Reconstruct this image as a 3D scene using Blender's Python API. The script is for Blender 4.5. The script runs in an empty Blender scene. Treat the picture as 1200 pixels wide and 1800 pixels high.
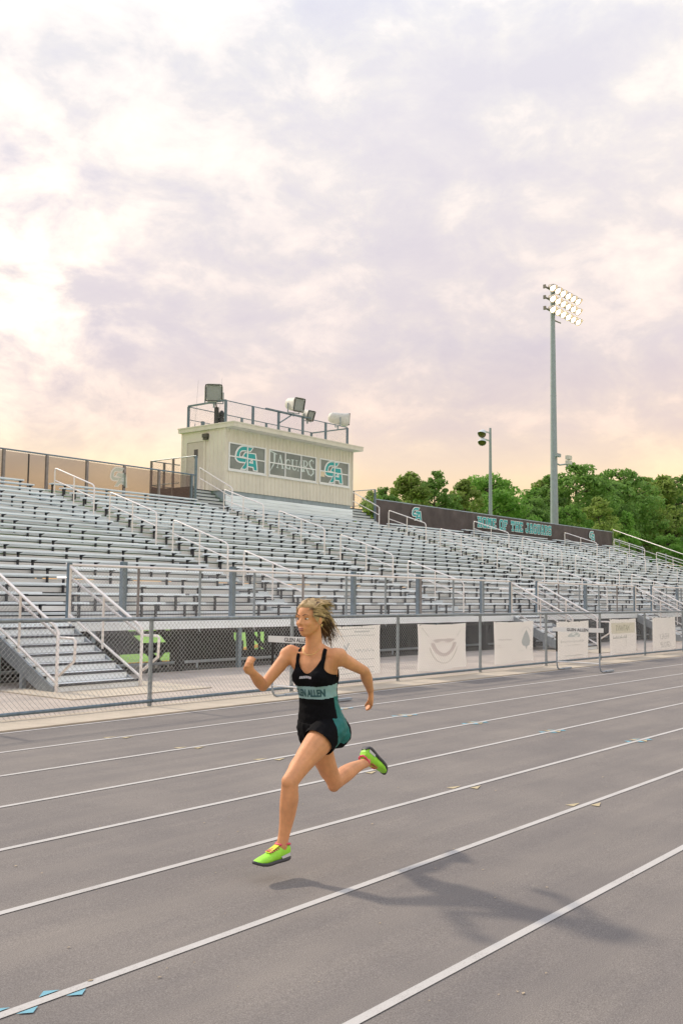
import bpy, bmesh, math, random
import numpy as np
from mathutils import Vector, Matrix
random.seed(7)
rng = np.random.default_rng(11)
scene = bpy.context.scene
col = scene.collection
R = math.radians

# ---------------------------------------------------------------- camera
CAMZ = 1.553
yaw, pitch, roll = R(38.8787), R(4.9435), R(0.5839)
fw = Vector((math.cos(yaw)*math.cos(pitch), math.sin(yaw)*math.cos(pitch), math.sin(pitch)))
r0 = Vector((math.sin(yaw), -math.cos(yaw), 0.0)); u0 = r0.cross(fw)
cr, sr = math.cos(roll), math.sin(roll)
rt = cr*r0 + sr*u0; up = -sr*r0 + cr*u0
cd = bpy.data.cameras.new('camera'); cam = bpy.data.objects.new('camera', cd); col.objects.link(cam)
M3 = Matrix((rt, up, -fw)).transposed()
cam.matrix_world = Matrix.Translation((0, 0, CAMZ)) @ M3.to_4x4()
cd.sensor_fit = 'VERTICAL'; cd.sensor_height = 36.0; cd.sensor_width = 24.0
cd.lens = 1730/1800*36.0; cd.clip_start = 0.1; cd.clip_end = 3000
scene.camera = cam

# ---------------------------------------------------------------- sky
world = bpy.data.worlds.new('World'); scene.world = world; world.use_nodes = True
nt = world.node_tree; nt.nodes.clear()
def N(tree, t, **k):
    n = tree.nodes.new(t)
    for a, b in k.items():
        if a == 'ins':
            for i, v in b.items():
                if isinstance(v, bpy.types.NodeSocket): tree.links.new(v, n.inputs[i])
                else: n.inputs[i].default_value = v
        else: setattr(n, a, b)
    return n
def ramp(tree, fac, stops, interp='LINEAR'):
    n = tree.nodes.new('ShaderNodeValToRGB'); n.color_ramp.interpolation = interp
    e = n.color_ramp.elements
    while len(e) < len(stops): e.new(0.5)
    for q, (p, c) in zip(e, stops):
        q.position = p; q.color = (*c, 1) if len(c) == 3 else c
    tree.links.new(fac, n.inputs[0]); return n
def mth(tree, op, a, b=None, clamp=False):
    n = tree.nodes.new('ShaderNodeMath'); n.operation = op; n.use_clamp = clamp
    for i, v in enumerate((a, b)):
        if v is None: continue
        if isinstance(v, bpy.types.NodeSocket): tree.links.new(v, n.inputs[i])
        else: n.inputs[i].default_value = v
    return n.outputs[0]
def vdot(tree, v, d):
    n = N(tree, 'ShaderNodeVectorMath', operation='DOT_PRODUCT', ins={0: v, 1: d}); return n.outputs['Value']
def mixc(tree, fac, a, b, mode='MIX'):
    n = tree.nodes.new('ShaderNodeMix'); n.data_type = 'RGBA'; n.blend_type = mode
    for i, v in ((0, fac), (6, a), (7, b)):
        if isinstance(v, bpy.types.NodeSocket): tree.links.new(v, n.inputs[i])
        else: n.inputs[i].default_value = v if i == 0 else (*v, 1) if len(v) == 3 else v
    return n.outputs[2]
FLOOD_AZ, FLOOD_EL = 92.0, 39.0  # direction of the unseen left floodlight that casts the runner's shadow
GLOW_AZ, GLOW_EL = 60.0, 17.0
def dirv(az, el): return Vector((math.cos(R(az))*math.cos(R(el)), math.sin(R(az))*math.cos(R(el)), math.sin(R(el))))
tc = N(nt, 'ShaderNodeTexCoord'); D = tc.outputs['Generated']
sep = N(nt, 'ShaderNodeSeparateXYZ', ins={0: D}); z = mth(nt, 'MAXIMUM', sep.outputs[2], 0.0)
pc = N(nt, 'ShaderNodeMapping', ins={0: D, 3: (1.0, 1.0, 1.75)}).outputs[0]
n1 = N(nt, 'ShaderNodeTexNoise', ins={0: pc, 'Scale': 3.6, 'Detail': 8.0, 'Roughness': 0.56, 'Distortion': 0.15}).outputs[0]
n2 = N(nt, 'ShaderNodeTexNoise', ins={0: pc, 'Scale': 10.0, 'Detail': 9.0, 'Roughness': 0.60, 'Distortion': 0.25}).outputs[0]
pd = N(nt, 'ShaderNodeVectorMath', operation='ADD', ins={0: pc, 1: (7.3, 2.1, 4.0)}).outputs[0]
n3 = N(nt, 'ShaderNodeTexNoise', ins={0: pd, 'Scale': 1.5, 'Detail': 4.0, 'Roughness': 0.5}).outputs[0]
base = ramp(nt, z, [(0.0, (1.2, .76, .34)), (.085, (1.2, .88, .48)), (.13, (1.12, .88, .62)), (.17, (.96, .79, .69)),
                    (.25, (.875, .785, .775)), (.36, (.91, .85, .845)), (.5, (1.0, .97, .955)), (.72, (1.08, 1.15, 1.25)), (1.0, (1.04, 1.20, 1.45))]).outputs[0]
cl = mth(nt, 'ADD', mth(nt, 'MULTIPLY', n1, 0.48), mth(nt, 'MULTIPLY', n2, 0.52))
cmod = ramp(nt, cl, [(.40, (.87, .87, .945)), (.46, (.92, .92, .965)), (.50, (.985, .98, .98)), (.525, (1.07, 1.045, 1.02)), (.565, (1.17, 1.13, 1.07)), (.62, (1.30, 1.25, 1.15))]).outputs[0]
fadec = ramp(nt, z, [(0.0, (0.0,)*3), (.07, (.35,)*3), (.2, (1.0,)*3)]).outputs[0]
cm2 = mixc(nt, fadec, (1.0, 1.0, 1.0), cmod)
skyc = mixc(nt, 1.0, base, cm2, 'MULTIPLY')
big = ramp(nt, n3, [(.35, (.92, .93, .97)), (.6, (1.06, 1.04, 1.02))]).outputs[0]
skyc = mixc(nt, 1.0, skyc, big, 'MULTIPLY')
g = vdot(nt, D, dirv(GLOW_AZ, GLOW_EL))
gn = mth(nt, 'MAXIMUM', 0.0, mth(nt, 'MULTIPLY', mth(nt, 'POWER', mth(nt, 'MAXIMUM', g, 0.0), 120.0), mth(nt, 'ADD', mth(nt, 'MULTIPLY', n2, 2.3), -.95)))
gw = mth(nt, 'MULTIPLY', mth(nt, 'POWER', mth(nt, 'MAXIMUM', g, 0.0), 9.0), 0.06)
hz = mth(nt, 'MULTIPLY', mth(nt, 'POWER', mth(nt, 'MAXIMUM', vdot(nt, D, dirv(76, 3)), 0.0), 7.0), ramp(nt, z, [(0.0, (1.0,)*3), (.085, (.8,)*3), (.135, (0.0,)*3)]).outputs[0])
skyc = mixc(nt, hz, skyc, (1.15, .60, .22))
glow = mixc(nt, 1.0, mixc(nt, 1.0, (1.5, 1.12, .68), N(nt, 'ShaderNodeCombineXYZ', ins={0: gn, 1: gn, 2: gn}).outputs[0], 'MULTIPLY'),
            mixc(nt, 1.0, (1.0, .80, .52), N(nt, 'ShaderNodeCombineXYZ', ins={0: gw, 1: gw, 2: gw}).outputs[0], 'MULTIPLY'), 'ADD')
skyc = mixc(nt, 1.0, skyc, glow, 'ADD')
nish = N(nt, 'ShaderNodeTexSky', sky_type='NISHITA', sun_disc=False, sun_elevation=R(FLOOD_EL), sun_rotation=R(90-FLOOD_AZ))
bgA = N(nt, 'ShaderNodeBackground', ins={0: nish.outputs[0], 1: 0.06})
bgB = N(nt, 'ShaderNodeBackground', ins={0: skyc, 1: 1.0})
mx = N(nt, 'ShaderNodeMixShader', ins={0: 0.93}); nt.links.new(bgA.outputs[0], mx.inputs[1]); nt.links.new(bgB.outputs[0], mx.inputs[2])
out = N(nt, 'ShaderNodeOutputWorld'); nt.links.new(mx.outputs[0], out.inputs[0])

# ---------------------------------------------------------------- sun, exposure
sd = bpy.data.lights.new('flood_sun', 'SUN'); flood_sun = bpy.data.objects.new('flood_sun', sd); col.objects.link(flood_sun)  # parallel lamp standing in for the floodlight on the unseen left pole
sd.energy = 3.0; sd.angle = R(3.4); sd.color = (1.0, .87, .70)
flood_sun.location = dirv(FLOOD_AZ, FLOOD_EL)*80; flood_sun.rotation_euler = (-dirv(FLOOD_AZ, FLOOD_EL)).to_track_quat('-Z', 'Y').to_euler()
vs = scene.view_settings
vs.view_transform = 'Standard'; vs.look = 'None'; vs.gamma = 1.0; vs.use_curve_mapping = False; vs.exposure = 0.0
scene.cycles.max_bounces = 6; scene.cycles.transparent_max_bounces = 16

# ---------------------------------------------------------------- materials
MATS = {}
def mat(name, c, rough=.6, metal=0.0, var=0.0, vscale=4.0, bump=0.0, bscale=60.0, c2=None, emit=None, alpha=None, stretch=None, spec=None, transl=0.0, objvar=0.0):
    if name in MATS: return MATS[name]
    m = bpy.data.materials.new(name); m.use_nodes = True; t = m.node_tree
    b = t.nodes['Principled BSDF']; b.inputs['Roughness'].default_value = rough; b.inputs['Metallic'].default_value = metal
    if spec is not None: b.inputs['Specular IOR Level'].default_value = spec
    b.inputs['Base Color'].default_value = (*c, 1)
    if var or c2 or bump or objvar:
        co = N(t, 'ShaderNodeTexCoord').outputs['Object']
        if stretch: co = N(t, 'ShaderNodeMapping', ins={0: co, 3: stretch}).outputs[0]
    if var or c2:
        n = N(t, 'ShaderNodeTexNoise', ins={0: co, 'Scale': vscale, 'Detail': 7.0, 'Roughness': .62}).outputs[0]
        lo = tuple(max(0, v*(1-var)) for v in c); hi = c2 or tuple(min(1, v*(1+var)) for v in c)
        cc = ramp(t, n, [(.3, lo), (.7, hi)]).outputs[0]
        if objvar:
            rn = N(t, 'ShaderNodeObjectInfo').outputs['Random']
            f = ramp(t, rn, [(0.0, (1-objvar,)*3), (1.0, (1+objvar,)*3)]).outputs[0]
            cc = mixc(t, 1.0, cc, f, 'MULTIPLY')
        t.links.new(cc, b.inputs['Base Color'])
    if bump:
        n = N(t, 'ShaderNodeTexNoise', ins={0: co, 'Scale': bscale, 'Detail': 3.0}).outputs[0]
        bp = N(t, 'ShaderNodeBump', ins={'Strength': bump, 'Distance': .01, 'Height': n}); t.links.new(bp.outputs[0], b.inputs['Normal'])
    if emit: b.inputs['Emission Color'].default_value = (*c, 1); b.inputs['Emission Strength'].default_value = emit
    if alpha is not None or transl:
        o = t.nodes['Material Output']
        if transl:
            tr = N(t, 'ShaderNodeBsdfTranslucent', ins={0: (*c, 1)})
            ms = N(t, 'ShaderNodeMixShader', ins={0: transl}); t.links.new(b.outputs[0], ms.inputs[1]); t.links.new(tr.outputs[0], ms.inputs[2]); last = ms
            t.links.new(ms.outputs[0], o.inputs[0])
        else: last = b
        if alpha is not None:
            tp = N(t, 'ShaderNodeBsdfTransparent'); ms = N(t, 'ShaderNodeMixShader', ins={0: alpha})
            t.links.new(tp.outputs[0], ms.inputs[1]); t.links.new(last.outputs[0], ms.inputs[2]); t.links.new(ms.outputs[0], o.inputs[0])
    MATS[name] = m; return m
def track_mat():
    m = mat('track_surface', (.17, .155, .15), .92, var=.01)
    t = m.node_tree; b = t.nodes['Principled BSDF']
    co = N(t, 'ShaderNodeTexCoord').outputs['Object']
    f1 = N(t, 'ShaderNodeTexNoise', ins={0: co, 'Scale': 170.0, 'Detail': 4.0, 'Roughness': .8}).outputs[0]
    f2 = N(t, 'ShaderNodeTexNoise', ins={0: co, 'Scale': 1.1, 'Detail': 5.0, 'Roughness': .6}).outputs[0]
    mp = N(t, 'ShaderNodeMapping', ins={0: co, 3: (.25, 2.2, 1)}).outputs[0]
    f3 = N(t, 'ShaderNodeTexNoise', ins={0: mp, 'Scale': 1.3, 'Detail': 6.0, 'Roughness': .65}).outputs[0]
    a = ramp(t, f1, [(.28, (.088, .078, .071)), (.5, (.188, .169, .157)), (.72, (.335, .304, .284))]).outputs[0]
    w = ramp(t, f2, [(.3, (.88, .88, .89)), (.7, (1.09, 1.08, 1.06))]).outputs[0]
    w3 = ramp(t, f3, [(.35, (.89, .89, .91)), (.65, (1.09, 1.08, 1.06))]).outputs[0]
    t.links.new(mixc(t, 1.0, mixc(t, 1.0, a, w, 'MULTIPLY'), w3, 'MULTIPLY'), b.inputs['Base Color'])
    bp = N(t, 'ShaderNodeBump', ins={'Strength': .5, 'Distance': .004, 'Height': f1}); t.links.new(bp.outputs[0], b.inputs['Normal'])
    return m
def worn(name, c, lo, hi):
    m = mat(name, c, .85, var=.01); t = m.node_tree; b = t.nodes['Principled BSDF']
    co = N(t, 'ShaderNodeTexCoord').outputs['Object']
    f1 = N(t, 'ShaderNodeTexNoise', ins={0: co, 'Scale': 120.0, 'Detail': 4.0, 'Roughness': .75}).outputs[0]
    f2 = N(t, 'ShaderNodeTexNoise', ins={0: co, 'Scale': 3.0, 'Detail': 6.0, 'Roughness': .7}).outputs[0]
    k = mth(t, 'ADD', mth(t, 'MULTIPLY', f1, .6), mth(t, 'MULTIPLY', f2, .4))
    a = ramp(t, k, [(.33, lo), (.46, c), (.7, hi)]).outputs[0]
    t.links.new(a, b.inputs['Base Color']); return m
M_track = track_mat()
M_line = worn('line_paint', (.47, .45, .43), (.24, .22, .205), (.55, .53, .51))
M_yel = worn('yellow_paint', (.46, .38, .23), (.28, .24, .18), (.54, .45, .29))
M_blue = worn('blue_paint', (.16, .38, .47), (.13, .25, .30), (.22, .47, .56))
M_conc = mat('pale_concrete', (.50, .43, .34), .9, var=.14, vscale=2.5, bump=.25, bscale=90)
M_path = mat('path_concrete', (.41, .35, .305), .92, var=.22, vscale=1.3, bump=.3, bscale=70)
M_dirt = mat('shaded_dirt', (.045, .04, .036), .95, var=.4, vscale=1.5, bump=.5, bscale=20)  # darkened so the colour carries the shade under the stand
M_grass = mat('grass', (.12, .30, .03), .9, var=.3, vscale=2.0, c2=(.22, .46, .05), bump=.6, bscale=40)
M_alu = mat('aluminium', (.80, .86, .89), .45, metal=.0, var=.10, vscale=3.0, objvar=.10, stretch=(.3, 3, 3))
M_alud = mat('aluminium_tread', (.60, .64, .655), .5, metal=.0, var=.2, vscale=3.0, objvar=.12, stretch=(.3, 3, 3))
M_riser = mat('riser_board', (.72, .695, .655), .55, metal=.0, var=.16, vscale=2.0, objvar=.12, stretch=(.3, 3, 3))
M_srise = mat('stair_riser', (.84, .88, .89), .5, var=.05, vscale=3)
M_brkt = mat('bracket_steel', (.05, .048, .052), .6, metal=.3, var=.3, vscale=8)
M_nos = mat('black_nosing', (.022, .024, .034), .7, var=.3, vscale=30)
M_galv = mat('galvanised_steel', (.30, .34, .37), .45, metal=.45, var=.22, vscale=14)
M_galvb = mat('blue_grey_steel', (.15, .205, .25), .5, metal=.4, var=.25, vscale=10)
M_galvr = mat('rusty_grey_steel', (.26, .225, .21), .6, metal=.3, var=.3, vscale=10)
M_rail = mat('handrail_aluminium', (.82, .77, .74), .38, metal=.3, var=.06, vscale=8)
M_wire = mat('chain_wire', (.31, .32, .335), .45, metal=.35)
M_wired = mat('dark_wire', (.10, .085, .08), .6)
M_tan = mat('cream_siding', (.71, .66, .56), .55, var=.06, vscale=1.2, spec=.3)
M_tand = mat('cream_trim', (.68, .63, .53), .5, var=.08, vscale=3)
M_blk = mat('booth_base_block', (.33, .385, .42), .85, var=.18, vscale=3, bump=.3)
M_white = mat('white_frame', (.80, .80, .79), .45, var=.04)
M_glass = mat('window_tint', (.17, .21, .205), .10, var=.2, vscale=.9, c2=(.25, .28, .26), spec=.5)
M_teal = mat('teal_print', (.02, .36, .36), .5, var=.08, vscale=6)
M_wprint = mat('white_print', (.78, .79, .78), .5)
M_gprint = mat('pale_print', (.60, .68, .66), .5)
M_brown = mat('brown_screen', (.085, .066, .062), .8, var=.3, vscale=1.2, bump=.5, bscale=3)
M_sheer = mat('sheer_screen', (.16, .07, .045), .9, alpha=.55)
M_black = mat('black_paint', (.015, .015, .017), .5, var=.2)
M_under = mat('understructure_shade', (.010, .010, .012), .8, var=.4, vscale=4)  # near black: shade under the stand is put into this colour
M_vinyl = mat('banner_vinyl', (.93, .90, .87), .55, var=.02, vscale=5, transl=.3)
M_spk = mat('speaker_shell', (.62, .60, .56), .6, var=.12, vscale=6)
M_grill = mat('speaker_grille', (.34, .35, .34), .75, var=.2, vscale=60)
M_door = mat('door_paint', (.56, .50, .43), .5, var=.05)
M_lamp = mat('lit_lamp', (1.0, .86, .62), .3, emit=9.0)
M_lens = mat('unlit_lens', (.20, .16, .08), .15, metal=.3, var=.5, vscale=5)
M_pole = mat('pole_steel', (.31, .36, .41), .5, metal=.15, var=.1, vscale=4)
M_curb = mat('yellow_curb', (.75, .36, .03), .7, var=.15)
M_bark = mat('bark', (.09, .065, .05), .95, var=.4, vscale=5)
M_leaf = [mat('leaf_%s' % n, c, .65, var=.3, vscale=.5, c2=c2, transl=.5, objvar=.32, spec=.2) for n, c, c2 in
          (('pine', (.16, .29, .07), (.28, .46, .12)), ('olive', (.23, .34, .08), (.43, .52, .14)), ('bright', (.18, .36, .07), (.32, .54, .12)))]

# ---------------------------------------------------------------- mesh building
class MB:
    def __init__(s): s.v = []; s.f = []; s.m = []; s.sm = []
    def add(s, vs, fs, mi=0, smooth=False):
        o = len(s.v); s.v.extend([tuple(p) for p in vs])
        for f in fs: s.f.append(tuple(i+o for i in f)); s.m.append(mi); s.sm.append(smooth)
    def box(s, x0, x1, y0, y1, z0, z1, mi=0):
        s.add([(x0,y0,z0),(x1,y0,z0),(x1,y1,z0),(x0,y1,z0),(x0,y0,z1),(x1,y0,z1),(x1,y1,z1),(x0,y1,z1)],
              [(0,3,2,1),(4,5,6,7),(0,1,5,4),(1,2,6,5),(2,3,7,6),(3,0,4,7)], mi)
    def beam(s, a, b, w, h, mi=0, up=(0,0,1)):
        a, b = Vector(a), Vector(b); d = (b-a).normalized(); sd = d.cross(Vector(up))
        if sd.length < 1e-4: sd = d.cross(Vector((1,0,0)))
        sd.normalize(); uu = sd.cross(d)
        P = [p + sd*(i*w/2) + uu*(j*h/2) for p in (a, b) for i, j in ((-1,-1),(1,-1),(1,1),(-1,1))]
        s.add(P, [(0,1,2,3)[::-1],(4,5,6,7),(0,1,5,4),(1,2,6,5),(2,3,7,6),(3,0,4,7)], mi)
    def tube(s, pts, r, seg=6, mi=0, caps=True, smooth=True):
        pts = [Vector(p) for p in pts]; n = len(pts); rs = r if isinstance(r, (list, tuple)) else [r]*n
        vs = []; prev = None
        for i, p in enumerate(pts):
            d = (pts[min(i+1,n-1)]-pts[max(i-1,0)]).normalized()
            if prev is None:
                a = d.cross(Vector((0,0,1)))
                if a.length < 1e-3: a = d.cross(Vector((1,0,0)))
            else: a = prev - d*prev.dot(d)
            a.normalize(); prev = a; b = d.cross(a)
            # mitre correction
            k = 1.0
            if 0 < i < n-1:
                c = (pts[i]-pts[i-1]).normalized().dot(d); k = 1/max(c, .5)
            for j in range(seg):
                t = 2*math.pi*j/seg; vs.append(p + (a*math.cos(t) + b*math.sin(t))*rs[i])
        fs = [(i*seg+j, i*seg+(j+1)%seg, (i+1)*seg+(j+1)%seg, (i+1)*seg+j) for i in range(n-1) for j in range(seg)]
        s.add(vs, fs, mi, smooth)
        if caps: s.add(vs[:seg], [tuple(range(seg))[::-1]], mi); s.add(vs[-seg:], [tuple(range(seg))], mi)
    def poly(s, pts, d, mi=0, n=None):
        """flat polygon (3-D points) given a thickness vector d"""
        pts = [Vector(p) for p in pts]; k = len(pts); d = Vector(d)
        s.add(pts + [p+d for p in pts], [tuple(range(k)), tuple(range(2*k-1, k-1, -1))] + [(i, i+k, (i+1)%k+k, (i+1)%k) for i in range(k)], mi)
    def ell(s, c, rx, ry, rz, mi=0, nu=10, nv=6, rot=None):
        vs = []; c = Vector(c)
        for j in range(nv+1):
            ph = math.pi*j/nv
            for i in range(nu):
                th = 2*math.pi*i/nu; p = Vector((rx*math.sin(ph)*math.cos(th), ry*math.sin(ph)*math.sin(th), rz*math.cos(ph)))
                if rot: p = rot @ p
                vs.append(c+p)
        s.add(vs, [(j*nu+i, (j+1)*nu+i, (j+1)*nu+(i+1)%nu, j*nu+(i+1)%nu) for j in range(nv) for i in range(nu)], mi, True)
    def chain(s, p0, u, L, h, pitch=.07, r=.0022, mi=0, vdir=(0,0,1)):
        """woven wire: two crossing families of wires in the panel p0 + s*u + t*z"""
        p0, u, v = Vector(p0), Vector(u).normalized(), Vector(vdir); nn = u.cross(v).normalized()
        P = p0; vs = []; fs = []
        for fam in (1, -1):
            k = -h if fam == 1 else 0.0
            end = L if fam == 1 else L+h
            off = nn*(r*.9*fam)
            while k < end:
                # s = k + t (fam 1) or s = k - t
                if fam == 1: t0, t1 = max(0, -k), min(h, L-k)
                else: t0, t1 = max(0, k-L), min(h, k)
                if t1-t0 > .01:
                    a = P + u*(k+fam*t0) + v*t0 + off; b = P + u*(k+fam*t1) + v*t1 + off
                    d = (b-a).normalized(); q = d.cross(nn); o = len(vs)
                    for e in (a, b):
                        vs += [e + nn*r, e - nn*r*.5 + q*r*.87, e - nn*r*.5 - q*r*.87]
                    fs += [(o, o+1, o+4, o+3), (o+1, o+2, o+5, o+4), (o+2, o, o+3, o+5)]
                k += pitch
        s.add(vs, fs, mi, True)
    def mesh(s, name, mats, off=(0,0,0)):
        me = bpy.data.meshes.new(name); ox, oy, oz = off
        me.from_pydata([(x-ox, y-oy, q-oz) for x, y, q in s.v], [], s.f)
        for m in mats: me.materials.append(m)
        me.polygons.foreach_set('material_index', s.m); me.polygons.foreach_set('use_smooth', s.sm); me.update()
        return me
    def build(s, name, mats, parent=None, loc=None, kind=None):
        if not isinstance(mats, (list, tuple)): mats = [mats]
        off = (0,0,0)
        if parent is not None: off = wloc(parent)
        if loc is not None: off = loc
        o = bpy.data.objects.new(name, s.mesh(name, mats, off)); col.objects.link(o)
        if parent is not None:
            o.parent = parent; pl = wloc(parent); o.location = Vector(off)-Vector(pl)
        else: o.location = off
        if kind: o['kind'] = kind
        return o
def wloc(o):
    p = Vector((0,0,0))
    while o is not None: p = p + o.location; o = o.parent
    return p
def tag(o, label, cat, group=None):
    o['label'] = label; o['category'] = cat
    if group: o['group'] = group
    return o
def thing(name, label, cat, loc=(0,0,0), group=None):
    o = bpy.data.objects.new(name, None); col.objects.link(o); o.location = loc; o.empty_display_size = .2
    return tag(o, label, cat, group)
def copy_obj(o, parent=None, loc=None):
    c = o.copy(); col.objects.link(c)
    if parent is not None: c.parent = parent
    if loc is not None: c.location = loc
    return c
def copy_tree(o, loc, label=None, group=None):
    c = o.copy(); col.objects.link(c); c.location = loc
    if label: c['label'] = label
    if group: c['group'] = group
    for ch in o.children:
        d = ch.copy(); col.objects.link(d); d.parent = c
        for g2 in ch.children:
            e = g2.copy(); col.objects.link(e); e.parent = d
    return c
def struct(mb, name, m): return mb.build(name, m, kind='structure')
def text_polys(txt, size, bold=0.0):
    """outline of a word in Blender's own font, as (verts2d, faces), centred on x, baseline 0"""
    cu = bpy.data.curves.new('t', 'FONT'); cu.body = txt; cu.size = size; cu.align_x = 'CENTER'; cu.offset = bold; cu.resolution_u = 2
    ob = bpy.data.objects.new('t', cu); col.objects.link(ob); bpy.context.view_layer.update()
    me = bpy.data.meshes.new_from_object(ob.evaluated_get(bpy.context.evaluated_depsgraph_get()))
    v = [(p.co.x, p.co.y) for p in me.vertices]; f = [tuple(p.vertices) for p in me.polygons]
    bpy.data.objects.remove(ob); bpy.data.curves.remove(cu); bpy.data.meshes.remove(me)
    return v, f
def put_text(mb, txt, size, o, ux, uz, mi=0, bold=0.0, sx=1.0):
    v, f = text_polys(txt, size, bold); o, ux, uz = Vector(o), Vector(ux), Vector(uz)
    mb.add([o + ux*(a*sx) + uz*b for a, b in v], f, mi)
# ---------------------------------------------------------------- ground
C = .01166
def gz(y):
    pts = [(-900, -.115), (1.2, -.115), (1.21, C*(1.21-10.6)), (10.02, C*(10.02-10.6)), (10.6, 0), (16.4, 0), (19, -.75), (24, -1.2), (900, -1.2)]
    return float(np.interp(y, [p[0] for p in pts], [p[1] for p in pts]))
def sheet(name, m, x0, x1, ys, dz, nx=1, kind='structure'):
    b = MB(); xs = np.linspace(x0, x1, nx+1)
    vs = [(x, y, gz(y)+dz) for y in ys for x in xs]
    b.add(vs, [(j*(nx+1)+i, j*(nx+1)+i+1, (j+1)*(nx+1)+i+1, (j+1)*(nx+1)+i) for j in range(len(ys)-1) for i in range(nx)])
    return b.build(name, m, kind=kind)
sheet('ground', M_grass, -700, 1200, [-700, 1.2, 1.21, 10.02, 10.6, 16.4, 19, 24, 900], -.03, 4)
sheet('track', M_track, -120, 260, [1.21, 10.03], 0, 4)
LN = [9.951] + [8.846-1.0668*k for k in range(8)]
for k, y in enumerate(LN):
    b = MB(); w = .025
    b.add([(-120, y-w, gz(y-w)+.004), (260, y-w, gz(y-w)+.004), (260, y+w, gz(y+w)+.004), (-120, y+w, gz(y+w)+.004)], [(0,1,2,3)])
    struct(b, 'lane_line', M_line)
# painted exchange marks: small triangles either side of the lane lines
def tri(b, x, y, dx, dy):
    for p in (1,): b.add([(x, y, gz(y)+.0045), (x+dx, y, gz(y)+.0045), (x+dx*.5, y+dy, gz(y+dy)+.0045)], [(0,1,2) if dx*dy > 0 else (0,2,1)])
by, bb = MB(), MB()
for k, y in enumerate(LN[1:7], 1):
    xo = 6.93 + .082*k
    for s, d in ((1, -.03), (-1, .10)): 
        b = by; x = xo+d
        b.add([(x-.02, y+s*.04, gz(y)+.0045), (x+.13, y+s*.06, gz(y)+.0045), (x-.02, y+s*.115, gz(y)+.0045)], [(0,1,2) if s > 0 else (0,2,1)])
    for x0, w in ((11.0+.05*(k-1), True),) + (((2.45, False),) if k == 6 else ()):
        for s in (1, -1):
            for d in (-.115, .115):
                x = x0+d+s*-.04; h = .05 if not w else .06
                bb.add([(x-h, y+s*.035, gz(y)+.0045), (x+h, y+s*.035, gz(y)+.0045), (x, y+s*(.075 if not w else .11), gz(y)+.0045)], [(0,1,2) if s > 0 else (0,2,1)])
            if w: x = x0+.03; by.add([(x-.06, y+s*.04, gz(y)+.0046), (x+.09, y+s*.05, gz(y)+.0046), (x-.05, y+s*.11, gz(y)+.0046)], [(0,1,2) if s > 0 else (0,2,1)])
struct(by, 'yellow_track_markings', M_yel); struct(bb, 'blue_track_markings', M_blue)
b = MB(); b.box(-120, 260, 10.03, 10.86, -.06, .012); struct(b, 'concrete_kerb_strip', M_conc)
sheet('path', M_path, -120, 260, [10.86, 15.4], 0.004)
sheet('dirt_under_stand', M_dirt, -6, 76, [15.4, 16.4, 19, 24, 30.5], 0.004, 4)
b = MB()
for cx in (10.2, 28.4, 38.4): b.box(cx-1.3, cx+1.5, 12.2, 14.2, -.02, .022)
struct(b, 'stair_pad_pavement', M_conc)
b = MB(); b.beam((28, 30.7, -1.15), (70, 56, -1.15), .14, .14); b.beam((-20, 30.7, -1.15), (28, 30.7, -1.15), .14, .14); struct(b, 'yellow_kerb', M_curb)

# grit, twigs and leaf scraps scattered on the track and the kerb
b = MB()
for i in range(260):
    y = rng.uniform(1.3, 10.7); x = y*rng.uniform(.25, 2.4)+rng.uniform(-.5, .8); s = rng.uniform(.002, .007)*(1+.05*y); a = rng.uniform(0, 6.28)
    dx, dy = math.cos(a)*s*rng.uniform(1, 2.4), math.sin(a)*s; zz0 = (gz(y) if y < 10.0 else .012)+.005
    b.add([(x-dx, y-dy, zz0), (x+dy*.6, y-dx*.6, zz0+s*.3), (x+dx, y+dy, zz0), (x-dy*.6, y+dx*.6, zz0+s*.2)], [(0,1,2,3)])
b.build('grit', mat('grit_scraps', (.42, .33, .22), .9, var=.3, vscale=3), kind='stuff')

# ---------------------------------------------------------------- bleachers
NR = 21
XL, XR = -2.0, 69.05
AX = [0.9, 8.6, 19.82, 27.83, 39.1, 47.1, 58.3, 66.0]
AH = .575
def sy(n): return 17.25+.61*n
def sz(n): return 1.395+.203*n
def tz(n): return .97+.203*n
blea = thing('bleachers', 'long aluminium bleachers with rows of bench seats and white handrails behind the track fence', 'bleachers', (33.5, 15.3, 0))
secs = []; x = XL
for a in AX: secs.append((x, a-AH)); x = a+AH
secs.append((x, XR))
plank_cache = {}
def plank(name, x0, x1, y0, dep, z1, th, m, lip=.0):
    key = (name, round(x1-x0, 3), dep, th)
    if key not in plank_cache:
        b = MB(); L = x1-x0
        prof = [(0, -.006), (.006, 0), (dep-.006, 0), (dep, -.006), (dep, -th), (dep-.012, -th), (dep-.012, -.012), (.012, -.012), (.012, -th), (0, -th)]
        k = len(prof); vs = [(q, p[0], p[1]) for q in (0, L) for p in prof]
        fs = [(i, (i+1) % k, (i+1) % k+k, i+k) for i in range(k)]
        b.add(vs, fs); 
        for q in (0, 1):
            o = q*k; b.add([vs[o], vs[o+1], vs[o+2], vs[o+3], vs[o+4], vs[o+9]], [(0,1,2,3,4,5) if q else (5,4,3,2,1,0)])
        plank_cache[key] = b.mesh(name, [m])
    o = bpy.data.objects.new(name, plank_cache[key]); col.objects.link(o); o.parent = blea
    o.location = Vector((x0, y0, z1))-blea.location
    return o
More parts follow.
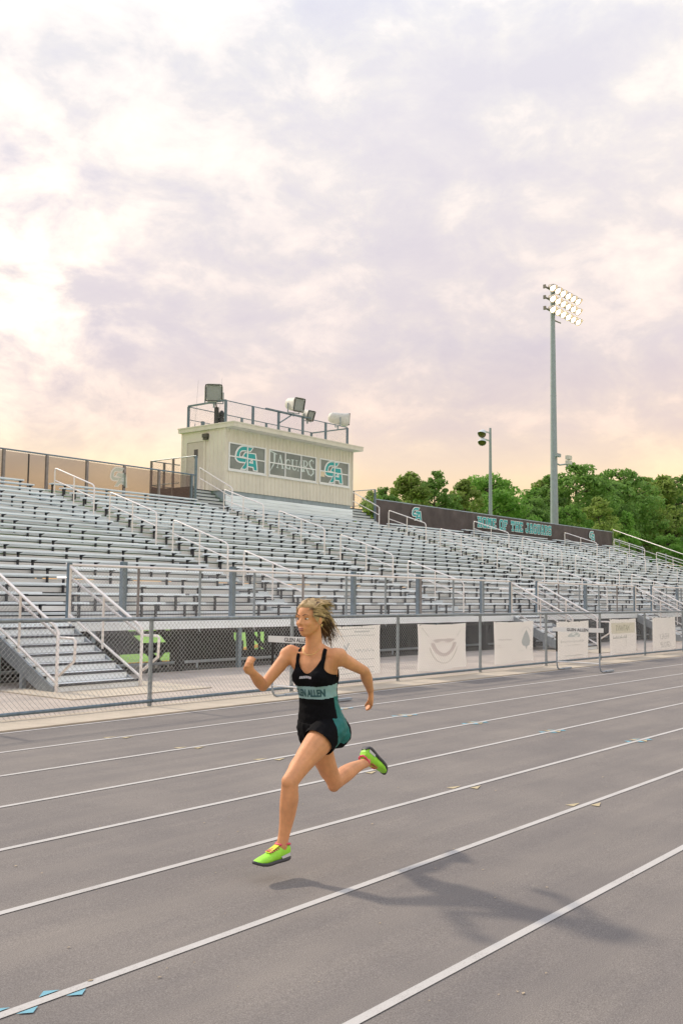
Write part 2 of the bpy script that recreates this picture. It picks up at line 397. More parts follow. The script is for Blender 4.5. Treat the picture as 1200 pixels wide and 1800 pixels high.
row0 = [(-2, .33), (1.48, 8.0), (9.2, 12.3), (12.7, 12.95), (14.4, 15.05), (15.7, 16.3), (18.2, 19.2), (20.4, 21.9), (22.2, 22.8), (23.45, 24.05), (24.8, 27.2), (28.4, 31.3), (31.7, 32.3), (33.0, 33.6), (34.4, 38.5), (39.7, 46.5), (47.7, 51), (51.5, 52.1), (52.8, 53.4), (54, 57.7), (58.9, 65.4), (66.6, 69.05)]
row1 = [(-2, .33), (1.48, 8.0), (9.2, 12.2), (13.0, 16.2), (16.55, 19.25), (20.4, 22.3), (22.9, 27.25), (28.4, 32.4), (32.9, 38.5), (39.7, 46.5), (47.7, 52), (52.6, 57.7), (58.9, 65.4), (66.6, 69.05)]
brk = MB()
for n in range(NR):
    if n == 0: ss = row0
    elif n == 1: ss = row1
    elif n == 20: ss = [s for s in secs if s[1] < 27.5 or s[0] > 40] + [(39.67+.4, AX[5]-AH)]
    elif n == 19: ss = secs
    else: ss = secs
    ss = [s for s in ss if s[1]-s[0] > .2]
    for x0, x1 in ss:
        if n == 20 and x0 < 40.2 < x1: continue
        plank('seat_plank', x0, x1, sy(n), .25, sz(n), .045, M_alu)
        k0 = math.ceil((x0-.9)/1.83)
        xs = [.9+1.83*k for k in range(k0, k0+60) if x0+.04 < .9+1.83*k < x1-.04]
        if not xs or len(xs) == 0: xs = [x0+.12, x1-.12]
        if xs[0]-x0 > .6: xs.insert(0, x0+.12)
        if x1-xs[-1] > .6: xs.append(x1-.12)
        for q in xs:
            q += rng.uniform(-.015, .015)
            brk.box(q-.02, q+.02, sy(n)+.17, sy(n)+.22, tz(n)+.0, sz(n)-.046)
            brk.add([(q-.02, sy(n)+.015, sz(n)-.046), (q-.02, sy(n)+.23, sz(n)-.046), (q-.02, sy(n)+.23, sz(n)-.115), (q-.02, sy(n)+.10, sz(n)-.07),
                     (q+.02, sy(n)+.015, sz(n)-.046), (q+.02, sy(n)+.23, sz(n)-.046), (q+.02, sy(n)+.23, sz(n)-.115), (q+.02, sy(n)+.10, sz(n)-.07)],
                    [(0,1,2,3),(7,6,5,4),(0,3,7,4),(3,2,6,7),(2,1,5,6),(1,0,4,5)])
brk.build('seat_bracket', M_brkt, blea, kind='stuff')
# walking surface: front deck, then two foot planks and a riser board per row
def longbox(name, x0, x1, y0, y1, z0, z1, m):
    b = MB(); b.box(x0, x1, y0, y1, z0, z1); return b.build(name, m, blea)
for k in range(6): longbox('deck_plank', XL, XR, 15.3+.27*k, 15.3+.27*k+.262, .925, .97, M_alud)
longbox('deck_beam', XL, XR, 15.235, 15.29, .87, 1.035, M_alu)
for n in range(NR+1):
    y0 = sy(n)-.36
    if n:
        longbox('riser_board', XL, XR, y0-.004, y0+.02, tz(n-1)+.02, tz(n)-.072, M_riser)
    yy = 16.93 if n == 0 else y0
    w = (sy(n)+.245-yy)/2
    for k in range(2):
        longbox('foot_plank', XL, XR, yy-.012+k*w, yy-.012+(k+1)*w-.008, tz(n)-.045, tz(n)-.002*k, M_alud)
# aisle half steps with a black nosing
b = MB(); b.box(-AH+.02, AH-.02, 0, .30, -.11, 0, 0); b.box(-AH+.0, AH-.45, -.008, .05, -.035, .004, 1)
stepm = b.mesh('aisle_step', [M_alud, M_nos])
for a in AX:
    for n in range(1, NR):
        o = bpy.data.objects.new('aisle_step', stepm); col.objects.link(o); o.parent = blea
        o.location = Vector((a, sy(n)-.36-.302, tz(n)-.095))-blea.location
# aisle handrails
def hrail(n0, n1):
    b = MB(); r = .024
    P = lambda n, h: Vector((0, .61*n, .203*n+h))
    nm = (n0+n1)/2; H = 1.0; h2 = .58
    d = Vector((0, .61, .203)).normalized()
    t0, t1 = P(n0, H), P(n1, H)
    b.tube([P(n0, 0), t0-Vector((0,0,.10)), t0+d*.035-Vector((0,0,.03)), t0+d*.10, t1-d*.12, t1-d*.03-Vector((0,0,.015)), t1-Vector((0,0,.12)), P(n1, 0)], r, 7)
    b.tube([P(nm, 0), P(nm, H-.01)], r*.95, 6); b.tube([P(n0, h2), P(n1, h2)], r*.85, 6)
    return b.mesh('aisle_handrail', [M_rail])
sets = [(.2, 3.85), (4.9, 8.75), (10.0, 13.75), (15.1, 18.7)]
rm = [hrail(*s) for s in sets]
for a in AX:
    for m in rm:
        o = bpy.data.objects.new('aisle_handrail', m); col.objects.link(o); o.parent = blea
        o.location = Vector((a, 17.25-.12, 1.05))-blea.location
# front guard fence along the deck
SC = [(10.2, .84), (28.38, .87), (38.2, .87), (57.0, .87)]
gx = []; x = XL
for c, h in SC: gx.append((x, c-h)); x = c+h
gx.append((x, XR))
gm = MB()
for x0, x1 in gx:
    b = MB(); b.tube([(x0, 15.33, 2.10), (x1, 15.33, 2.10)], .026, 7); b.build('guard_rail', M_rail, blea)
    b = MB(); b.tube([(x0, 15.33, 1.09), (x1, 15.33, 1.09)], .02, 6); b.build('guard_rail', M_galv, blea)
    gm.chain((x0, 15.33, 1.09), (1, 0, 0), x1-x0, 1.0, .07, .0019)
    k = max(1, round((x1-x0)/1.65))
    for i in range(k+1):
        q = x0+(x1-x0)*i/k
        b = MB(); e = i in (0, k)
        if e: b.box(q-.035, q+.035, 15.30, 15.37, .90, 2.14)
        else: b.tube([(q, 15.36, .80), (q, 15.36, 2.10)], .027, 7)
        b.build('guard_post', M_galvb if e else (M_galv if (i+int(x0)) % 3 else M_galvr), blea)
gm.build('guard_mesh', M_wire, blea, kind='stuff')
for q in (12.4, 15.4, 19.7, 22.6, 26.0, 33.2, 42.3, 46.0, 51.0, 62.0):
    b = MB(); b.box(q-.055, q+.055, 15.42, 15.52, .97, 2.2); b.build('seating_post', M_galvb, blea)
# sloping side rail at the far end
b = MB(); y0, y1 = 15.6, 29.95
zf = lambda y, h: tz((y-17.25)/.61)+h if y > 17.25 else .97+h
b.tube([(69.1, y0, zf(17.3, 1.05)), (69.1, 17.3, zf(17.3, 1.05)), (69.1, 29.95, 6.72), (69.1, 29.95, 5.0)], .03, 7)
b.tube([(69.1, 17.3, zf(17.3, .55)), (69.1, 29.95, zf(29.95, .75))], .022, 6); b.build('side_rail', M_rail, blea)
for i in range(9):
    y = 15.7+i*1.72; b = MB(); b.box(69.07, 69.13, y-.03, y+.03, zf(max(y, 17.3), -.1), zf(max(y, 17.3), 1.0)); b.build('side_post', M_galv, blea)
b = MB(); b.chain((69.12, 17.3, zf(17.3, .1)), (0, .61, .203), 13.3, .9, .075, .0016); b.build('side_mesh', M_wired, blea, kind='stuff')
# entry stairs from the path up to the deck
def stairs(cx, hw, first):
    n = 7; run = .303; rise = .139; y00 = 13.24
    root = bpy.data.objects.new('staircase', None); col.objects.link(root); root.parent = blea; root.location = Vector((cx, y00, 0))-blea.location
    for s in (-1, 1):
        st = MB(); x = cx+s*(hw-.02)
        st.add([(x-.02, y00+.05, 0), (x-.02, y00+.45, 0), (x-.02, 15.25, .72), (x-.02, 15.25, 1.02), (x-.02, y00+.05, .06),
                (x+.02, y00+.05, 0), (x+.02, y00+.45, 0), (x+.02, 15.25, .72), (x+.02, 15.25, 1.02), (x+.02, y00+.05, .06)],
               [(0,1,2,3,4),(9,8,7,6,5),(0,5,6,1),(1,6,7,2),(2,7,8,3),(3,8,9,4),(4,9,5,0)])
        st.box(x-.04, x+.04, y00+.9, y00+.98, 0, .33); st.box(x-.04, x+.04, 14.9, 14.98, 0, .8)
        st.build('stringer', M_galv, root)
    for k in range(n):
        y = y00+k*run; zt = rise*(k+1)
        b = MB(); b.box(cx-hw+.04, cx+hw-.04, y, y+run+.02, zt-.03, zt, 0); b.box(cx-hw+.045, cx+hw-.045, y-.008, y+.055, zt-.034, zt+.004, 1)
        b.build('stair_tread', [M_srise, M_nos], root)
        b = MB(); b.box(cx-hw+.045, cx+hw-.045, y+.012, y+.03, zt-rise+.006, zt-.035); b.build('stair_riser', M_srise, root)
    for s in (-1, 1):
        x = cx+s*hw; b = MB(); d = Vector((0, 2.22, 1.10)).normalized()
        b.tube([(x, 13.24, .02), (x, 13.24, .985), (x, 13.31, 1.04), (x, 15.3, 2.06), (x, 15.42, 2.12)], .027, 7)
        b.tube([(x, 13.24, .17), (x, 15.3, 1.19)], .024, 6)
        b.tube([(x+.04, 13.24, .28), (x+.04, 12.86, .52), (x+.04, 12.84, .84), (x+.04, 12.88, .87), (x+.04, 13.24, .87), (x+.04, 15.3, 1.84), (x+.04, 15.55, 1.86), (x+.04, 15.75, 1.86)], .024, 7)
        b.tube([(x, 14.3, .6), (x, 14.3, 1.56)], .022, 6); b.tube([(x, 15.3, .95), (x, 15.3, 2.1)], .03, 6)
        b.build('stair_handrail', M_rail, root)
    b = MB()
    for s in (-1, 1): b.chain((cx+s*hw, 13.3, .22), (0, 2.06, 1.02), 2.2, .80, .07, .0018)
    b.build('stair_mesh', M_wire, root, kind='stuff')
    return root
for c, h in SC: stairs(c, h, True)
# steel under the stand: columns, sloping rakers, cross braces
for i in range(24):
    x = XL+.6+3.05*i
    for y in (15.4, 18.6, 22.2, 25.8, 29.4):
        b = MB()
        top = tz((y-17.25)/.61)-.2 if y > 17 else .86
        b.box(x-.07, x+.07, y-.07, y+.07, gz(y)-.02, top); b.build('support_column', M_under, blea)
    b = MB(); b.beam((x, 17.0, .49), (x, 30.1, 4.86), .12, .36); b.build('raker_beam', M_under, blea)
    if i % 2 == 0:
        b = MB()
        for (ya, yb) in ((18.6, 22.2), (22.2, 25.8), (25.8, 29.4)):
            b.beam((x, ya, gz(ya)+.1), (x+3.05, yb, tz((yb-17.25)/.61)-.7), .10, .16); b.beam((x+3.05, ya, gz(ya)+.1), (x, yb, tz((yb-17.25)/.61)-.7), .10, .16)
        b.build('cross_brace', M_under, blea)
for y in (15.4, 22.2, 29.4):
    b = MB(); b.box(XL, XR, y-.06, y+.06, (.76 if y < 16 else tz((y-17.25)/.61)-.5), (.84 if y < 16 else tz((y-17.25)/.61)-.22)); b.build('floor_beam', M_under, blea)
b = MB(); b.tube([(XL, 15.9, .14), (XR, 15.9, .14)], .03, 7); 
for i in range(30): b.tube([(XL+2.4*i, 15.9, -.05), (XL+2.4*i, 15.9, .14)], .022, 6)
b.build('toe_pipe', M_pole, blea)
for i in range(15):
    x = 11.6+3.9*i; b = MB(); b.box(x-.05, x+.05, 15.30, 15.38, 0, .86); b.build('front_column', M_galvb, blea)
# panel of boards under the press box, and the steps either side of it
for k in range(6): longbox('closure_board', 29.3, 38.0, 29.93, 29.97, 4.98+.145*k, 4.98+.145*k+.138, M_alu)
for sgn, xa, xb in ((-1, 27.68, 29.24), (1, 38.08, 39.85)):
    for k in range(6):
        b = MB(); b.box(xa, xb, 29.45+.26*k, 29.45+.26*k+.27, tz(20)+.17*k+.13, tz(20)+.17*k+.17, 0); b.box(xa, xb, 29.45+.26*k-.006, 29.45+.26*k+.05, tz(20)+.17*k+.135, tz(20)+.17*k+.174, 1)
        b.box(xa, xb, 29.47+.26*k, 29.49+.26*k, tz(20)+.17*k+.0, tz(20)+.17*k+.13, 0)
        b.build('landing_step', [M_alud, M_nos], blea)
    b = MB(); b.box(xa, xb, 31.0, 32.8, 5.98, 6.04); b.build('landing_deck', M_alud, blea)
    xo = xa-.06 if sgn < 0 else xb+.06; xi = xb-.18 if sgn < 0 else xa+.75
    hz = 1.27 if sgn < 0 else 1.0
    b = MB()
    b.tube([(xo, 30.0, 6.04+hz), (xo, 32.8, 6.04+hz), (xb if sgn < 0 else xa, 32.8, 6.04+hz)], .025, 6)
    b.tube([(xo, 31.0, 6.25), (xo, 32.8, 6.25), (xb if sgn < 0 else xa, 32.8, 6.25)], .02, 6)
    b.build('landing_rail', M_galv, blea)
    for (px, py) in ((xo, 30.0), (xo, 31.4), (xo, 32.8)) + (((xb-.9, 32.8),) if sgn < 0 else ()):
        b = MB(); b.box(px-.04, px+.04, py-.04, py+.04, 5.0, 6.04+hz); b.build('landing_post', M_galvb if py < 30.5 else M_galvr, blea)
    b = MB(); b.chain((xo, 30.0, 5.5 if sgn < 0 else 6.1), (0, 1, 0), 2.8, hz+.5 if sgn < 0 else hz-.1, .07, .0016)
    if sgn < 0: b.chain((xo, 32.8, 6.2), (1, 0, 0), 1.6, 1.1, .07, .0016)
    b.build('landing_mesh', M_wired if sgn < 0 else M_wire, blea, kind='stuff')
    if sgn < 0:
        b = MB(); b.box(xo-.02, xo+.0, 30.1, 32.8, 5.35, 6.06); b.box(xo, xb, 32.82, 32.86, 5.3, 6.2); b.build('kick_panel', M_brown, blea)
    b = MB(); xr = 28.95 if sgn < 0 else 39.2
    b.tube([(xr, 29.2, tz(19)), (xr, 29.2, 6.02), (xr, 29.3, 6.1), (xr, 31.2, 7.05)], .026, 7); b.tube([(xr, 29.2, 5.65), (xr, 31.2, 6.6)], .022, 6); b.tube([(xr, 31.2, 6.04), (xr, 31.2, 7.05)], .024, 6)
    b.build('landing_handrail', M_rail, blea)

# near-black panels, bars and posts added to darken the space below the seats
scr = thing('shade_filler', 'near-black filler panels added as deep shade under the bleachers', 'fence', (33, 23.6, gz(23.6)))
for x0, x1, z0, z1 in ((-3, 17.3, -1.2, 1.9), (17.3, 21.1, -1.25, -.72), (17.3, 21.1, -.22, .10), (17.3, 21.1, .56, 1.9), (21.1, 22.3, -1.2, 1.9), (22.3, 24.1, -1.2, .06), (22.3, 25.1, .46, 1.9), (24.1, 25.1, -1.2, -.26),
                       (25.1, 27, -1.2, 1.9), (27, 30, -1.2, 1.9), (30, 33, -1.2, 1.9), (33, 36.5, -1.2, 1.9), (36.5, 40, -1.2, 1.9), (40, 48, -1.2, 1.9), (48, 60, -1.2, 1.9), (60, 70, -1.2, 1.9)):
    b = MB(); b.box(x0, x1-.03, 23.6, 23.63, z0, z1); b.build('shade_filler_panel', M_under, scr)
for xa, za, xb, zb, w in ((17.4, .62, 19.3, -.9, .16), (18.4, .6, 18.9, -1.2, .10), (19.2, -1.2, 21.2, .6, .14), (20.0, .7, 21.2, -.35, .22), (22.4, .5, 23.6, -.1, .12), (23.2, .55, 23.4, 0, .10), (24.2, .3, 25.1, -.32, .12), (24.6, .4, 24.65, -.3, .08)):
    b = MB(); b.beam((xa, 23.4, za), (xb, 23.4, zb), .06, w); b.build('shade_filler_bar', M_under, scr)
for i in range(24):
    b = MB(); x = -3+3.05*i; b.box(x-.04, x+.04, 23.52, 23.6, -1.25, 2.0); b.build('shade_filler_post', M_under, scr)

# ---------------------------------------------------------------- track fence
FY = 10.76
fen = thing('chain_link_fence', 'waist high galvanised chain link fence between the track kerb and the path', 'fence', (18, FY, 0))
fx = [6.2+2.965*k for k in range(-4, 22)]
for i, x in enumerate(fx):
    b = MB(); b.tube([(x, FY+.03, -.05), (x, FY+.03, 1.22)], .030, 8); b.ell((x, FY+.03, 1.225), .036, .036, .03, nu=8, nv=4)
    for q in (.12, .45, .8, 1.1): b.tube([(x, FY+.03, q-.012), (x, FY+.03, q+.012)], .035, 8)
    b.build('fence_post', M_galv, fen)
for i in range(len(fx)-1):
    b = MB(); b.tube([(fx[i]+.02, FY, 1.225), (fx[i+1]-.02, FY, 1.225)], .024, 8)
    q = fx[i]+.09
    while q < fx[i+1]: b.tube([(q-.008, FY, 1.225), (q+.008, FY, 1.225)], .0275, 6); q += .07
    b.build('top_rail', M_galv, fen)
    b = MB(); b.tube([(fx[i]+.02, FY, .085), (fx[i+1]-.02, FY, .085)], .023, 8)
    q = fx[i]+.09
    while q < fx[i+1]: b.tube([(q-.008, FY, .085), (q+.008, FY, .085)], .0265, 6); q += .07
    b.build('bottom_rail', M_galvb, fen)
b = MB(); b.chain((-5.7, FY-.004, .015), (1, 0, 0), 62, 1.22, .072, .0022); b.build('wire_mesh', M_wire, fen, kind='stuff')

# sponsor banners tied to the fence (seen from the back, the print shows through)
def pale(c, k=.45): return tuple(.78*k+v*(1-k) for v in c)
def banner(x0, x1, z0, z1, label, draw, seed):
    t = thing('sponsor_banner', label, 'banner', ((x0+x1)/2, FY+.03, z0), 'sponsor banners tied to the track fence')
    r = np.random.default_rng(seed); nx, nz = 24, 14; b = MB()
    f = lambda u, v: FY+.045+.010*math.sin(u*5+seed)+.008*math.sin(u*13+2*v+seed*2)*(1-v*.4)+.03*max(0, .25-v)*math.sin(u*9+seed)
    xf = lambda u, v: x0+(x1-x0)*u+.012*math.sin(v*5+seed)*(1 if u > .5 else -1)
    zf_ = lambda u, v: z0+(z1-z0)*v-.02*math.sin(math.pi*u)*v+.018*math.sin(u*7+seed)*(1-v)+.012*(u-.5)*(1-v)
    vs = [(xf(i/nx, j/nz), f(i/nx, j/nz), zf_(i/nx, j/nz)) for j in range(nz+1) for i in range(nx+1)]
    b.add(vs, [(j*(nx+1)+i, j*(nx+1)+i+1, (j+1)*(nx+1)+i+1, (j+1)*(nx+1)+i) for j in range(nz) for i in range(nx)], 0, True)
    b.build('vinyl_sheet', M_vinyl, t)
    b = MB()
    for u in (.01, .33, .66, .99):
        b.tube([(x0+(x1-x0)*u, FY+.02, z1-.03), (x0+(x1-x0)*u, FY-.02, z1+.0)], .006, 5)
    b.build('cable_tie', M_black, t)
    def place(bm, name, m):  # drape flat print on the cloth
        bm.v = [(x0+(x1-x0)*u, f(u, v)-.004-w, z0+(z1-z0)*v) for u, w, v in bm.v]
        bm.build(name, m, t)
    draw(place)
    return t
def P_(n, c, a=.28): return mat('print_'+n, tuple(min(1, max(.02, (v-.48)*2.1)) for v in c), .55, var=.06, vscale=9, alpha=a)
def flat(pts, b, w=0): b.add([(u, w, v) for u, v in pts], [tuple(range(len(pts)))])
def bar(b, u0, v0, u1, v1, t):
    d = Vector((u1-u0, v1-v0)); 
    if d.length < 1e-6: return
    n = Vector((-d.y, d.x)).normalized()*t/2
    flat([(u0-n.x, v0-n.y), (u1-n.x, v1-n.y), (u1+n.x, v1+n.y), (u0+n.x, v0+n.y)], b)
def d_lines(place):
    m = P_('pale_blue', pale((.20, .42, .52), .45))
    for v in (.93, .80, .33, .17, .07):
        b = MB(); pts = [(.06+.84*i/24, v+.006*math.sin(i*.5)) for i in range(25)]
        b.add([(u, 0, w-.007) for u, w in pts]+[(u, 0, w+.007) for u, w in pts], [(i, i+1, 26+i, 25+i) for i in range(24)]); place(b, 'printed_line', m)
    b = MB(); pts = [(.55+.27*i/14, .872+.004*math.sin(i*2)) for i in range(15)]
    b.add([(u, 0, w-.014) for u, w in pts]+[(u, 0, w+.012+.006*(i % 2)) for i, (u, w) in enumerate(pts)], [(i, i+1, 16+i, 15+i) for i in range(14)]); place(b, 'printed_scrawl', m)
    b = MB(); bar(b, .40, .42, .47, .66, .022); bar(b, .392, .615, .434, .54, .02); place(b, 'printed_letter', m)
    b = MB(); pts = [(.56+.34*i/30, .50+.022*math.sin(i*1.05)+.008*math.sin(i*2.3)) for i in range(31)]
    b.add([(u, 0, w-.011) for u, w in pts]+[(u, 0, w+.011) for u, w in pts], [(i, i+1, 32+i, 31+i) for i in range(30)]); place(b, 'printed_scrawl', m)
def arc(b, cu, cv, rx, ry, a0, a1, t, k=16):
    for i in range(k):
        p = R(a0+(a1-a0)*i/k); q = R(a0+(a1-a0)*(i+1)/k); bar(b, cu+rx*math.cos(p), cv+ry*math.sin(p), cu+rx*math.cos(q), cv+ry*math.sin(q), t)
def d_smile(place):
    b = MB(); arc(b, .52, .68, .24, .36, 195, 345, .075); flat([(.28, .64), (.40, .675), (.50, .66), (.62, .675), (.77, .65), (.66, .585), (.50, .57), (.36, .585)], b)
    place(b, 'printed_smile', P_('pale_pink', pale((.52, .25, .30), .62)))
    b = MB(); arc(b, .52, .66, .30, .52, 200, 340, .02); bar(b, .08, .92, .22, .72, .012); bar(b, .92, .92, .80, .72, .012); place(b, 'printed_swoosh', P_('pale_straw', pale((.70, .62, .40), .72)))
def d_tree(place):
    b = MB(); flat([(.79, .30), (.81, .30), (.815, .37), (.88, .40), (.91, .50), (.885, .60), (.855, .68), (.80, .78), (.745, .68), (.70, .58), (.67, .48), (.71, .40), (.785, .37)], b)
    bar(b, .60, .27, .97, .285, .012); arc(b, .80, .52, .17, .33, 40, 140, .01)
    place(b, 'printed_tree', P_('pale_slate', pale((.22, .40, .46), .42), .38))
    b = MB()
    for i in range(7): bar(b, .10+.045*i, .56+.012*math.sin(i*2.3), .135+.045*i, .56+.012*math.cos(i*1.7), .03)
    bar(b, .05, .43, .45, .435, .012); bar(b, .08, .38, .40, .385, .012)
    place(b, 'printed_word', P_('pale_rose', pale((.55, .40, .40), .75)))
def put_text_uv(b, txt, size, cu, cv, mirror, asp=1.9, bold=0.0, sx=1.0):
    v, fs = text_polys(txt, size, bold); s = -1 if mirror else 1
    b.add([(cu+s*x/asp*sx, 0, cv+y) for x, y in v], fs)
def d_plain(place):
    b = MB(); flat([(.33, .60), (.45, .66), (.52, .62), (.60, .68), (.74, .60), (.70, .56), (.36, .57)], b); arc(b, .55, .56, .2, .12, 20, 160, .02)
    place(b, 'printed_emblem', P_('pale_aqua', pale((.25, .50, .55), .5)))
    b = MB()
    for i in range(11):
        bar(b, .12+.07*i, .42+.02*(i % 2), .12+.07*i, .50-.02*(i % 3), .018); bar(b, .12+.07*i, .43, .165+.07*i, .47, .014)
        if 2 < i < 9: bar(b, .12+.07*i, .35, .16+.07*i, .36, .02)
    place(b, 'printed_word', P_('pale_grey', pale((.40, .45, .47), .55)))
    b = MB(); bar(b, .22, .08, .80, .08, .02); place(b, 'printed_line', P_('pale_grey', (.6, .6, .6)))
def d_nathan(place):
    b = MB(); flat([(.06, .58), (.95, .58), (.95, .88), (.06, .88)], b, 0); place(b, 'printed_panel', P_('pale_yellow', pale((.72, .66, .20), .6)))
    b = MB(); put_text_uv(b, "NATHAN'S", .24, .5, .65, True, sx=.85, bold=.004); [bar(b, .14+.05*i, .44, .14+.05*i+.012*(i % 3), .52-.03*(i % 2), .02) for i in range(11)]; bar(b, .12, .445, .66, .445, .012)
    b.v = [(u, w+.003, v) for u, w, v in b.v]; bar(b, .62, .20, .625, .56, .008); place(b, 'printed_word', P_('grey_green', pale((.34, .40, .36), .48), .42))
def d_healy(place):
    b = MB(); put_text_uv(b, 'HEALY', .24, .5, .33, True, sx=1.12); put_text_uv(b, 'GROUP', .24, .55, .08, True, sx=1.0); place(b, 'printed_word', P_('grey_blue', pale((.38, .42, .44), .45), .42))
banner(12.83, 14.55, .16, 1.06, 'white banner with pale blue written lines on the fence just behind the runner', d_lines, 1)
banner(15.78, 17.52, .14, 1.05, 'white banner with a faint pink smile printed on it', d_smile, 2)
banner(18.67, 20.45, .15, 1.06, 'white banner with a blue-grey tree emblem', d_tree, 3)
banner(21.58, 23.34, .12, 1.03, 'white banner behind the far hurdle, with a faint aqua emblem', d_plain, 4)
banner(24.6, 26.35, .13, 1.055, 'white banner with reversed NATHAN\'S lettering on a pale yellow panel', d_nathan, 5)
banner(27.56, 29.33, .12, 1.072, 'white banner with reversed HEALY GROUP lettering, last along the fence', d_healy, 6)

# ---------------------------------------------------------------- hurdles
def hurdle(x, yc, label):
    t = thing('hurdle', label, 'hurdle', (x, yc, gz(yc)), 'track hurdles'); zb = gz(yc); hw = .50
    b = MB(); b.box(x-.012, x+.012, yc-.59, yc+.59, zb+.86, zb+.955); 
    bt = b.build('crossbar', M_white, t)
    v, f = text_polys('GLEN ALLEN', .085, .002); b = MB(); b.add([(x-.014, yc-a*1.05, zb+.878+c*1.0) for a, c in v], f); b.build('lettering', M_black, bt)
    for s in (-1, 1):
        y = yc+s*hw; z0 = gz(y)
        b = MB(); b.tube([(x, y, zb+.86), (x, y, zb+.42)], .021, 8); b.build('upper_post', M_black, t)
        b = MB(); b.tube([(x, y, zb+.42), (x, y, zb+.18), (x+.012, y, zb+.11), (x+.05, y, zb+.05), (x+.12, y, z0+.026), (x+.50, y, z0+.026), (x+.68, y, z0+.026)], .017, 8)
        b.box(x+.30, x+.68, y-.03, y+.03, z0+.012, z0+.046); b.build('base_leg', M_pole, t)
    b = MB(); b.tube([(x, yc-hw, zb+.20), (x, yc+hw, zb+.20)], .013, 7); b.build('lower_bar', M_white, t)
    return t
hurdle(20.05, 9.53, 'white hurdle marked GLEN ALLEN standing alone before the banners')
hurdle(11.25, 9.90, 'white hurdle half hidden behind the running woman')
# ---------------------------------------------------------------- press box
BX0, BX1, BY0, BY1, BZ0, BZ1 = 29.28, 38.02, 30.0, 32.78, 6.05, 8.73
pb = thing('press_box', 'cream metal press box with three printed windows on top of the bleachers', 'press box', (33.65, 31.4, 5.0))
b = MB(); b.box(BX0+.06, BX1-.06, BY0+.06, BY1-.02, 4.6, BZ0)
base = b.build('base_block', M_blk, pb)
b = MB()
for k in range(7):
    x = BX0+.06+1.246*k; b.box(x+.008, min(x+1.24, BX1-.07), BY0+.045, BY0+.062, 5.83, BZ0-.004)
b.build('block_face', M_blk, base)
W = [(29.46, 31.76, [.5]), (31.97, 35.25, [1/3, 2/3]), (35.49, 37.73, [.5])]; WZ0, WZ1 = 6.94, 8.145
# front wall with openings, ribbed siding
b = MB()
def wallseg(x0, x1, z0, z1):
    b.box(x0, x1, BY0, BY0+.10, z0, z1)
    x = math.ceil((x0-BX0)/.2425)*.2425+BX0
    while x < x1-.02:
        b.add([(x-.028, BY0, z0), (x-.014, BY0-.026, z0), (x+.014, BY0-.026, z0), (x+.028, BY0, z0), (x-.028, BY0, z1), (x-.014, BY0-.026, z1), (x+.014, BY0-.026, z1), (x+.028, BY0, z1)],
              [(0,4,5,1),(1,5,6,2),(2,6,7,3),(0,1,2,3),(7,6,5,4)]); x += .2425
wallseg(BX0, BX1, BZ0, WZ0); wallseg(BX0, BX1, WZ1, BZ1)
xs = [BX0]+[q for w in W for q in (w[0], w[1])]+[BX1]
for i in range(0, len(xs), 2): wallseg(xs[i], xs[i+1], WZ0, WZ1)
b.build('front_wall', M_tan, pb)
for x, sg in ((BX0, -1), (BX1, 1)):
    b = MB(); xa, xb = (x, x+.1) if sg < 0 else (x-.1, x)
    b.box(xa, xb, BY0+.102, BY1, BZ0, BZ1)
    y = BY0+.2425
    while y < BY1-.05:
        if not (sg < 0 and 31.12 < y < 32.5):
            b.add([(x, y-.028, BZ0), (x+.024*sg, y-.014, BZ0), (x+.024*sg, y+.014, BZ0), (x, y+.028, BZ0), (x, y-.028, BZ1), (x+.024*sg, y-.014, BZ1), (x+.024*sg, y+.014, BZ1), (x, y+.028, BZ1)],
                  [(0,1,5,4),(1,2,6,5),(2,3,7,6),(3,2,1,0),(4,5,6,7)])
        y += .2425
    b.build('side_wall', M_tan, pb)
b = MB(); b.box(BX0+.1, BX1-.1, BY1-.1, BY1-.002, BZ0, BZ1); b.build('back_wall', M_tan, pb)
b = MB()
for x in (BX0, BX1): b.box(x-.04, x+.04, BY0-.035, BY0+.07, BZ0-.01, BZ1)
b.build('corner_trim', M_tand, pb)
b = MB(); b.box(BX0-.10, BX1+.13, 29.42, BY1+.12, BZ1+.002, BZ1+.20); b.box(BX0-.12, BX1+.15, 29.40, BY1+.14, BZ1+.17, BZ1+.22)
roof = b.build('roof', M_tand, pb)
# windows
def window(x0, x1, ms):
    b = MB(); y = BY0-.045; t = .06
    b.box(x0, x1, y, BY0+.03, WZ0, WZ0+t); b.box(x0, x1, y, BY0+.03, WZ1-t, WZ1); b.box(x0, x0+t, y, BY0+.03, WZ0+t, WZ1-t); b.box(x1-t, x1, y, BY0+.03, WZ0+t, WZ1-t)
    vx = [x0+t]+[x0+(x1-x0)*m for m in ms]+[x1-t]; zm = WZ0+(WZ1-WZ0)*.50
    for q in vx[1:-1]: b.box(q-.028, q+.028, y+.006, BY0+.03, WZ0+t, WZ1-t)
    for i in range(len(vx)-1):
        b.box(vx[i]+(.028 if i else 0), vx[i+1]-(.028 if i < len(vx)-2 else 0), y+.010, BY0+.03, zm-.026, zm+.026)
    w = b.build('window', M_white, pb)
    b = MB(); b.box(x0-.03, x1+.03, y-.03, BY0-.004, WZ0-.05, WZ0-.002); b.build('window_sill', M_white, w)
    for i in range(len(vx)-1):
        for z0, z1 in ((WZ0+t, zm-.02), (zm+.02, WZ1-t)):
            b = MB(); b.box(vx[i], vx[i+1], BY0+.0, BY0+.012, z0, z1); b.build('pane', M_glass, w)
    return w
